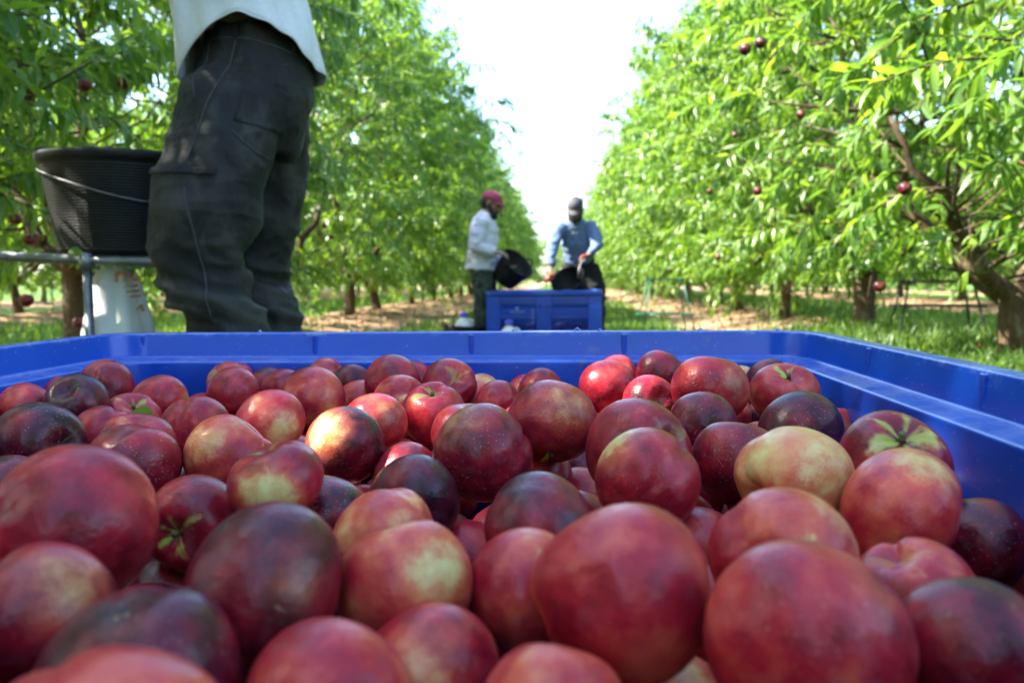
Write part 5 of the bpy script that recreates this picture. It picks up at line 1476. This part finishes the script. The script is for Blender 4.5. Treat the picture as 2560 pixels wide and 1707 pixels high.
# ---- man in the blue grey sweater behind the bin, leaning forward
t = empty_world('person', (.25, 9.85, 0), 'bearded person in dark cap and blue grey sweater lowering a black tub', 'person')
R2 = t
b = Geo()
HP, HM = head_geo(b, (.178, 9.5, 1.655), (-.1, -.8, -.55), (0, -.45, 1), 1.12)
b.tube([(.19, 9.66, 1.5), (.185, 9.56, 1.6)], [.062, .06], 12)
b.tube([(.24, 9.9, 1.05), (.22, 9.8, 1.25), (.195, 9.68, 1.46)], [(.15, .12), (.16, .125), (.17, .09)], 14, ref=(1, 0, 0))
armL = [(.015, 9.6, 1.47), (-.085, 9.5, 1.23), (-.095, 9.4, 1.0)]
armR = [(.365, 9.62, 1.48), (.435, 9.48, 1.25), (.33, 9.33, 1.13)]
b.tube(armL, [.052, .043, .03], 10)
b.tube(armR, [.052, .043, .03], 10)
hand_geo(b, armL[2], (.05, -.1, -1), (1, .1, 0), .8, -1)
hand_geo(b, armR[2], (-.9, -.1, -.25), (.1, -.3, -.9), 1.1, -1)
b.tube([(.15, 9.92, 1.0), (.08, 9.8, .55), (.1, 9.95, .09)], [.088, .058, .04], 10)
b.tube([(.33, 9.92, 1.0), (.44, 9.82, .55), (.44, 9.98, .09)], [.088, .058, .04], 10)
tp = Geo()
tp.tube([(.225, 9.86, 1.09), (.22, 9.8, 1.2), (.2, 9.72, 1.32), (.19, 9.66, 1.44), (.185, 9.63, 1.51), (.185, 9.6, 1.56)],
        [(.17, .135), (.17, .14), (.185, .14), (.195, .125), (.15, .1), (.08, .075)], 18, ref=(1, 0, 0))
tp.tube([(.05, 9.62, 1.47), (-.03, 9.57, 1.38), (-.08, 9.5, 1.23), (-.09, 9.45, 1.12), (-.095, 9.41, 1.02)], [.08, .074, .064, .055, .046], 14)
tp.tube([(.33, 9.63, 1.48), (.4, 9.56, 1.37), (.43, 9.48, 1.25), (.39, 9.41, 1.19), (.34, 9.34, 1.135)], [.08, .074, .066, .056, .046], 14)
lg_ = Geo()
lg_.tube([(.235, 9.9, 1.12), (.235, 9.92, 1.02), (.24, 9.92, .9)], [(.165, .14), (.185, .16), (.17, .15)], 16, ref=(1, 0, 0))
lg_.tube([(.15, 9.9, 1.0), (.1, 9.82, .75), (.08, 9.8, .55), (.09, 9.88, .3), (.1, 9.94, .1)], [.12, .11, .095, .085, .078], 14)
lg_.tube([(.34, 9.9, 1.0), (.42, 9.84, .75), (.44, 9.82, .55), (.44, 9.9, .3), (.44, 9.97, .1)], [.13, .12, .1, .09, .08], 14)
sw, _ = dressed(t, b, tp, 'sweater', SWEATER, lg_, BLACK_CLOTH, seed=9)
eyes(HP, t)
beard(HP, HM, t, 1.05, 1.0)
shell_cap('cap', HP, HM, GREY_CLOTH, t, 1.0, .075, -.03)
boot(t, (.1, 9.95, .1), (.07, 9.75, .0))
boot(t, (.44, 9.98, .1), (.48, 9.78, .0))
# worn, unreadable arc of letters on the chest
sb = BVHTree.FromObject(sw, bpy.context.evaluated_depsgraph_get())
def on_chest(x, z):
    h = sb.ray_cast(Vector((x, 8.6, z)), Vector((0, 1, 0)))
    return h[0] + h[1] * .003 if h[0] else Vector((x, 9.5, z))
pg = Geo()
def stroke(a, b_, r=.0045):
    pg.tube([on_chest(a[0] * (1 - k / 3) + b_[0] * k / 3, a[1] * (1 - k / 3) + b_[1] * k / 3) for k in range(4)], r, 5)
for k in range(7):
    x = .1 + k * .031
    z = 1.425 + .02 * sin(pi * (k + .5) / 7)
    stroke((x, z - .014), (x + .003, z + .014))
    stroke((x + .003, z + .014), (x + .018, z + .012)) if k % 2 else stroke((x, z - .012), (x + .018, z - .012))
    stroke((x + .018, z + .012), (x + .018, z - .012))
for k in range(4): stroke((.15 + k * .03, 1.345 + .004 * (k % 2)), (.17 + k * .03, 1.35), .006)
for k in range(3): stroke((.14 + k * .045, 1.385), (.165 + k * .045, 1.39 - .01 * (k % 2)), .005)
pg.build('chest_print', PRINT, sw)

# ------------------------------------------------------------------ tubs
def lathe(prof, n=40):
    vs, fs = [], []
    for r, z in prof:
        for k in range(n): vs.append((r * cos(2 * pi * k / n), r * sin(2 * pi * k / n), z))
    m = len(prof)
    for i in range(m - 1):
        for k in range(n): fs.append((i * n + k, i * n + (k + 1) % n, (i + 1) * n + (k + 1) % n, (i + 1) * n + k))
    fs.append(tuple(range(n - 1, -1, -1)))
    fs.append(tuple((m - 1) * n + k for k in range(n)))
    return vs, fs
def tub(loc, rot, label, rt_=.235, rb=.175, h=.325, bail=None):
    t = empty('rubber_tub', loc, label, 'tub', 'black rubber picking tubs')
    t.rotation_euler = rot
    prof = [(rb - .01, 0), (rb, .006)]
    nr = 30
    for k in range(nr):
        z = .012 + (h - .05) * k / nr
        r = rb + (rt_ - rb) * z / h
        dz = (h - .05) / nr
        prof += [(r, z), (r + .0012, z + dz * .3), (r + .0012, z + dz * .7), (r, z + dz)]
    prof += [(rt_, h - .03), (rt_ + .006, h - .022), (rt_ + .009, h - .01), (rt_ + .006, h), (rt_ + .002, h), (rt_ - .004, h - .012), (rb - .006, .012)]
    vs, fs = lathe(prof)
    sh_ = mesh('shell', vs, fs, RUBBER)
    displace(sh_, lambda q: .006 * noise.noise(q * 5 + Vector(loc)))
    link('shell', sh_, t)
    for s in (-1, 1):
        e = Geo().tube([(s * rt_, -.05, h - .008), (s * (rt_ + .012), -.042, h + .022), (s * (rt_ + .016), 0, h + .034), (s * (rt_ + .012), .042, h + .022), (s * rt_, .05, h - .008)], .0095, 8)
        e.build('handle', RUBBER, t)
    if bail:
        Geo().tube(bail, .0028, 6).build('wire_bail', WIRE, t)
    return t
# standing tub beside the jeans: front bail hangs across its face
def on_tub(a, z, rt_=.285, rb=.23, h=.305):
    r = rb + (rt_ - rb) * z / h + .008
    return (r * cos(a), r * sin(a), z)
bail = [on_tub(radians(180 + 180 * k / 14), .27 - .115 * sin(pi * (k / 14) ** 1.9) ** .9) for k in range(15)]
T1 = tub((-1.37, 2.635, .945), (0, radians(1.5), radians(4)), 'black ribbed rubber tub resting on the pipe rail beside the jeans', .285, .23, .305, bail=bail)
gp = Geo().tube([on_tub(radians(300 + 3 * k), .157) for k in range(6)], .008, 8)
gp.build('grip', GRIP, T1)
# tipped tub of the man with the red cap
tb = Vector((.62, -.42, .66)).normalized()
T2 = tub((-.60, 8.78, .86), tb.to_track_quat('Z', 'Y').to_euler(), 'black rubber tub tipped towards the far bin by the person in the red cap', .19, .14, .27)
tb = Vector((-.35, -.55, .55)).normalized()
T3 = tub((.2, 9.34, .68), tb.to_track_quat('Z', 'Y').to_euler(), 'black rubber tub lowered into the far bin by the person in the blue grey sweater', .19, .15, .29,
         None)
# its handle wire goes up to the man's hand
Geo().tube([(.205, 9.16, .87), (.215, 9.2, .98), (.245, 9.26, 1.06), (.26, 9.3, 1.115)], .007, 8).build('wire_bail', WIRE, None)
wb = bpy.data.objects['wire_bail.001'] if 'wire_bail.001' in bpy.data.objects else bpy.data.objects['wire_bail']
bpy.context.view_layer.update()
wb.parent = T3
wb.matrix_parent_inverse = T3.matrix_world.inverted()
gr_ = Geo().tube([(.235, 9.29, 1.1), (.262, 9.3, 1.118), (.29, 9.31, 1.128)], .013, 8).build('grip', GRIP, None)
gr_.parent = T3
gr_.matrix_parent_inverse = T3.matrix_world.inverted()
for k, (x, y, z) in enumerate([(-.13, 9.25, .86), (-.09, 9.22, .905)]):
    nectarine(k, x, y, z, .034, .72, .2, (.3, .5, -.6), .2, (0, -1, .3), .5, ('lower' if k == 0 else 'upper') + ' of two orange nectarines tumbling out beside the hand over the far bin', 'nectarines spilling into the far bin')
T4 = tub((-1.02, 8.6, .0), (0, radians(3), .6), 'black rubber tub standing on the ground beside the far bin with a jug in it', .225, .18, .385)

def jug(loc, h, r, label, cap_mat):
    t = empty('water_jug', loc, label, 'jug', 'plastic water jugs by the far bin')
    vs, fs = lathe([(r * .9, 0), (r, .015), (r, h * .55), (r * .97, h * .6), (r, h * .65), (r * .8, h * .8), (r * .42, h * .9), (.03, h * .93), (.03, h)], 20)
    link('bottle', mesh('bottle', vs, fs, JUG), t)
    vs, fs = lathe([(.036, h - .02), (.038, h - .015), (.038, h + .022), (.03, h + .03)], 16)
    link('cap', mesh('cap', vs, fs, cap_mat), t)
    Geo().tube([(r * .5, 0, h * .88), (r * .95, 0, h * .86), (r * 1.02, 0, h * .7)], .012, 8).build('handle', JUG, t)
jug((-1.0, 8.55, .13), .365, .1, 'white water jug with a blue cap standing in the black tub by the far bin', CAP)
jug((-.5, 8.12, gz(-.5, 8.12)), .41, .1, 'white water jug with violet blue cap on the grass before the far bin', CAP)

# ------------------------------------------------------------------ platform, sack, stools
t = empty_world('picking_platform', (-1.3, 2.6, 0), 'pipe framed picking platform carrying the black tub and the person in jeans', 'platform')
RY_ = 2.42
Geo().tube([(-2.15, RY_, .962), (-1.7, RY_, .944), (-1.42, RY_, .928), (-1.15, RY_, .918), (-.94, RY_, .91)], .0145, 12, wob=.06).build('top_rail', PIPE, t)
Geo().tube([(-2.15, 2.85, .962), (-1.42, 2.85, .928), (-1.0, 2.85, .912)], .017, 12).build('top_rail', PIPE, t)
for y in (RY_, 2.85):
    for x, z in ((-1.42 if y < 2.5 else -1.15, .9), (-2.1, .945), (-1.0 if y > 2.5 else -.955, .9)): Geo().tube([(x, y, z), (x, y, 0)], .0135, 12).build('post', PIPE, t)
Geo().tube([(-1.42, RY_, .9), (-1.42, RY_, .948)], .0225, 12).build('collar', PIPE, t)
for x in (-2.1, -1.42, -1.25): Geo().tube([(x, RY_ + .018, .926 - (x + 1.42) * .05), (x, 2.832, .926 - (x + 1.42) * .05)], .0145, 10).build('cross_rail', PIPE, t)
for k in range(4): Geo().box(-1.22, -.6, 2.08 + k * .17, 2.08 + k * .17 + .16, .455, .495).build('deck_board', BOARD, t, .004)
Geo().tube([(-1.22, 2.06, .44), (-.6, 2.06, .44)], .015, 10).build('deck_rail', PIPE, t)
Geo().tube([(-1.22, 2.75, .44), (-.6, 2.75, .44)], .015, 10).build('deck_rail', PIPE, t)
for y in (2.06, 2.75): Geo().tube([(-1.22, y, .44), (-1.22, y, 0)], .0135, 10).build('post', PIPE, t)
# torn leaves lying on the rail
loose_leaf((-1.46, 2.39, .95), (.75, -.1, .5), (.2, -.7, .7), .06, 'green leaf sprig lying on the pipe rail in front of the black tub', .32)
loose_leaf((-1.53, 2.39, .955), (-.9, -.1, .1), (.1, -.6, .8), .07, 'yellow green leaf on the pipe rail beneath the corner of the black tub', .18)

# white woven sack hanging from the cross rail
t = empty_world('sack', (-1.4, 2.52, .4), 'white woven sack with orange lettering hanging under the pipe rail', 'sack')
vs, fs = [], []
NU, NV = 40, 22
for i in range(NV):
    f = i / (NV - 1)                                       # 0 top, 1 bottom
    w = .05 + .06 * min(1, f * 1.7) ** .7 + .012 * f
    d = .03 + .06 * min(1, f * 1.5) ** .8
    for j in range(NU):
        th = 2 * pi * j / NU
        pl = 1 + (.11 * sin(6 * th + .6) + .05 * sin(11 * th)) * (1 - .35 * f)
        vs.append((-1.385 - .005 * f + cos(th) * w * pl, 2.52 + sin(th) * d * pl, .905 - .5 * f))
for i in range(NV - 1):
    for j in range(NU): fs.append((i * NU + j, (i + 1) * NU + j, (i + 1) * NU + (j + 1) % NU, i * NU + (j + 1) % NU))
fs.append(tuple((NV - 1) * NU + j for j in range(NU)))
sk = link('bag', mesh('bag', vs, fs, SACK), t)
displace(sk.data, folds(12, .004, (1, 1, .35), 5))
Geo().tube([(-1.44, 2.5, .9), (-1.43, 2.5, .945), (-1.40, 2.52, .95), (-1.37, 2.5, .945), (-1.36, 2.5, .9)], .006, 8).build('strap', SACK, t)
kb_ = BVHTree.FromObject(sk, bpy.context.evaluated_depsgraph_get())
def on_sack(x, z):
    h = kb_.ray_cast(Vector((x, 2.2, z)), Vector((0, 1, 0)))
    return h[0] + h[1] * .002 if h[0] else None
def ink(pts, r=.005):
    q = [on_sack(x, z) for x, z in pts]
    q = [p for p in q if p]
    if len(q) > 1: ink_geo.tube(q, [(r, .0012)] * len(q), 6, ref=(.7, 0, .7))
ink_geo = Geo()
for cx_, up_ in ((-1.352, 1), (-1.322, -1)):                 # the letters n and u
    arc = [(cx_ + .011 * cos(a), .878 + up_ * .011 * sin(a)) for a in [pi * k / 6 for k in range(7)]]
    ink([(cx_ + .011, .878 - up_ * .016)] + arc + [(cx_ - .011, .878 - up_ * .016)])
ink([(-1.372, .868), (-1.371, .869)], .006)
ink([(-1.372, .89), (-1.371, .891)], .006)
for k in range(3): ink([(-1.34 + .007 * k, .845 - .014 * k), (-1.318 + .005 * k, .85 - .016 * k)], .004)
ink([(-1.312, .775), (-1.305, .79), (-1.30, .77)], .004)
ink([(-1.452, .86), (-1.462, .83), (-1.47, .815)], .005)
ink_geo.build('lettering', ORANGE, sk)

def stool(loc, rz, h, top, spread, dep, bar_z, mat, label, name='picking_stool'):
    t = empty(name, loc, label, 'stool')
    t.rotation_euler.z = rz
    L = {}
    for sx in (-1, 1):
        for sy in (-1, 1):
            a, b_ = Vector((sx * top, sy * dep * .45, h)), Vector((sx * spread, sy * dep, 0))
            Geo().tube([a, a.lerp(b_, .5), b_], .0125, 8).build('leg', mat, t)
    for sy in (-1, 1): Geo().box(-top - .03, top + .03, sy * dep * .45 - .025, sy * dep * .45 + .025, h - .008, h + .022).build('top_bar', mat, t, .004)
    Geo().box(-top - .02, -top + .03, -dep * .45, dep * .45, h - .03, h - .009).build('end_bar', mat, t)
    Geo().box(top - .03, top + .02, -dep * .45, dep * .45, h - .03, h - .009).build('end_bar', mat, t)
    f = 1 - bar_z / h
    xb, yb = top + (spread - top) * f, dep * .45 + dep * .55 * f
    for sx in (-1, 1): Geo().box(sx * xb - .06, sx * xb + .06, -yb - .04, yb + .04, bar_z - .012, bar_z + .012).build('step', mat, t, .003)
    for sy in (-1, 1): Geo().tube([(-xb, sy * yb, bar_z), (xb, sy * yb, bar_z)], .011, 8).build('brace', mat, t)
stool((1.66, 13.2, gz(1.66, 13.2)), .12, .84, .25, .42, .28, .3, PIPE_GREEN, 'green steel picking stool standing on the soil by the sunlit row')
stool((3.85, 8.7, gz(3.85, 8.7)), -.15, .62, .3, .42, .28, .38, PIPE_DARK, 'weathered dark steel picking stool in the grass between two thick trunks')

finish_near_trees()
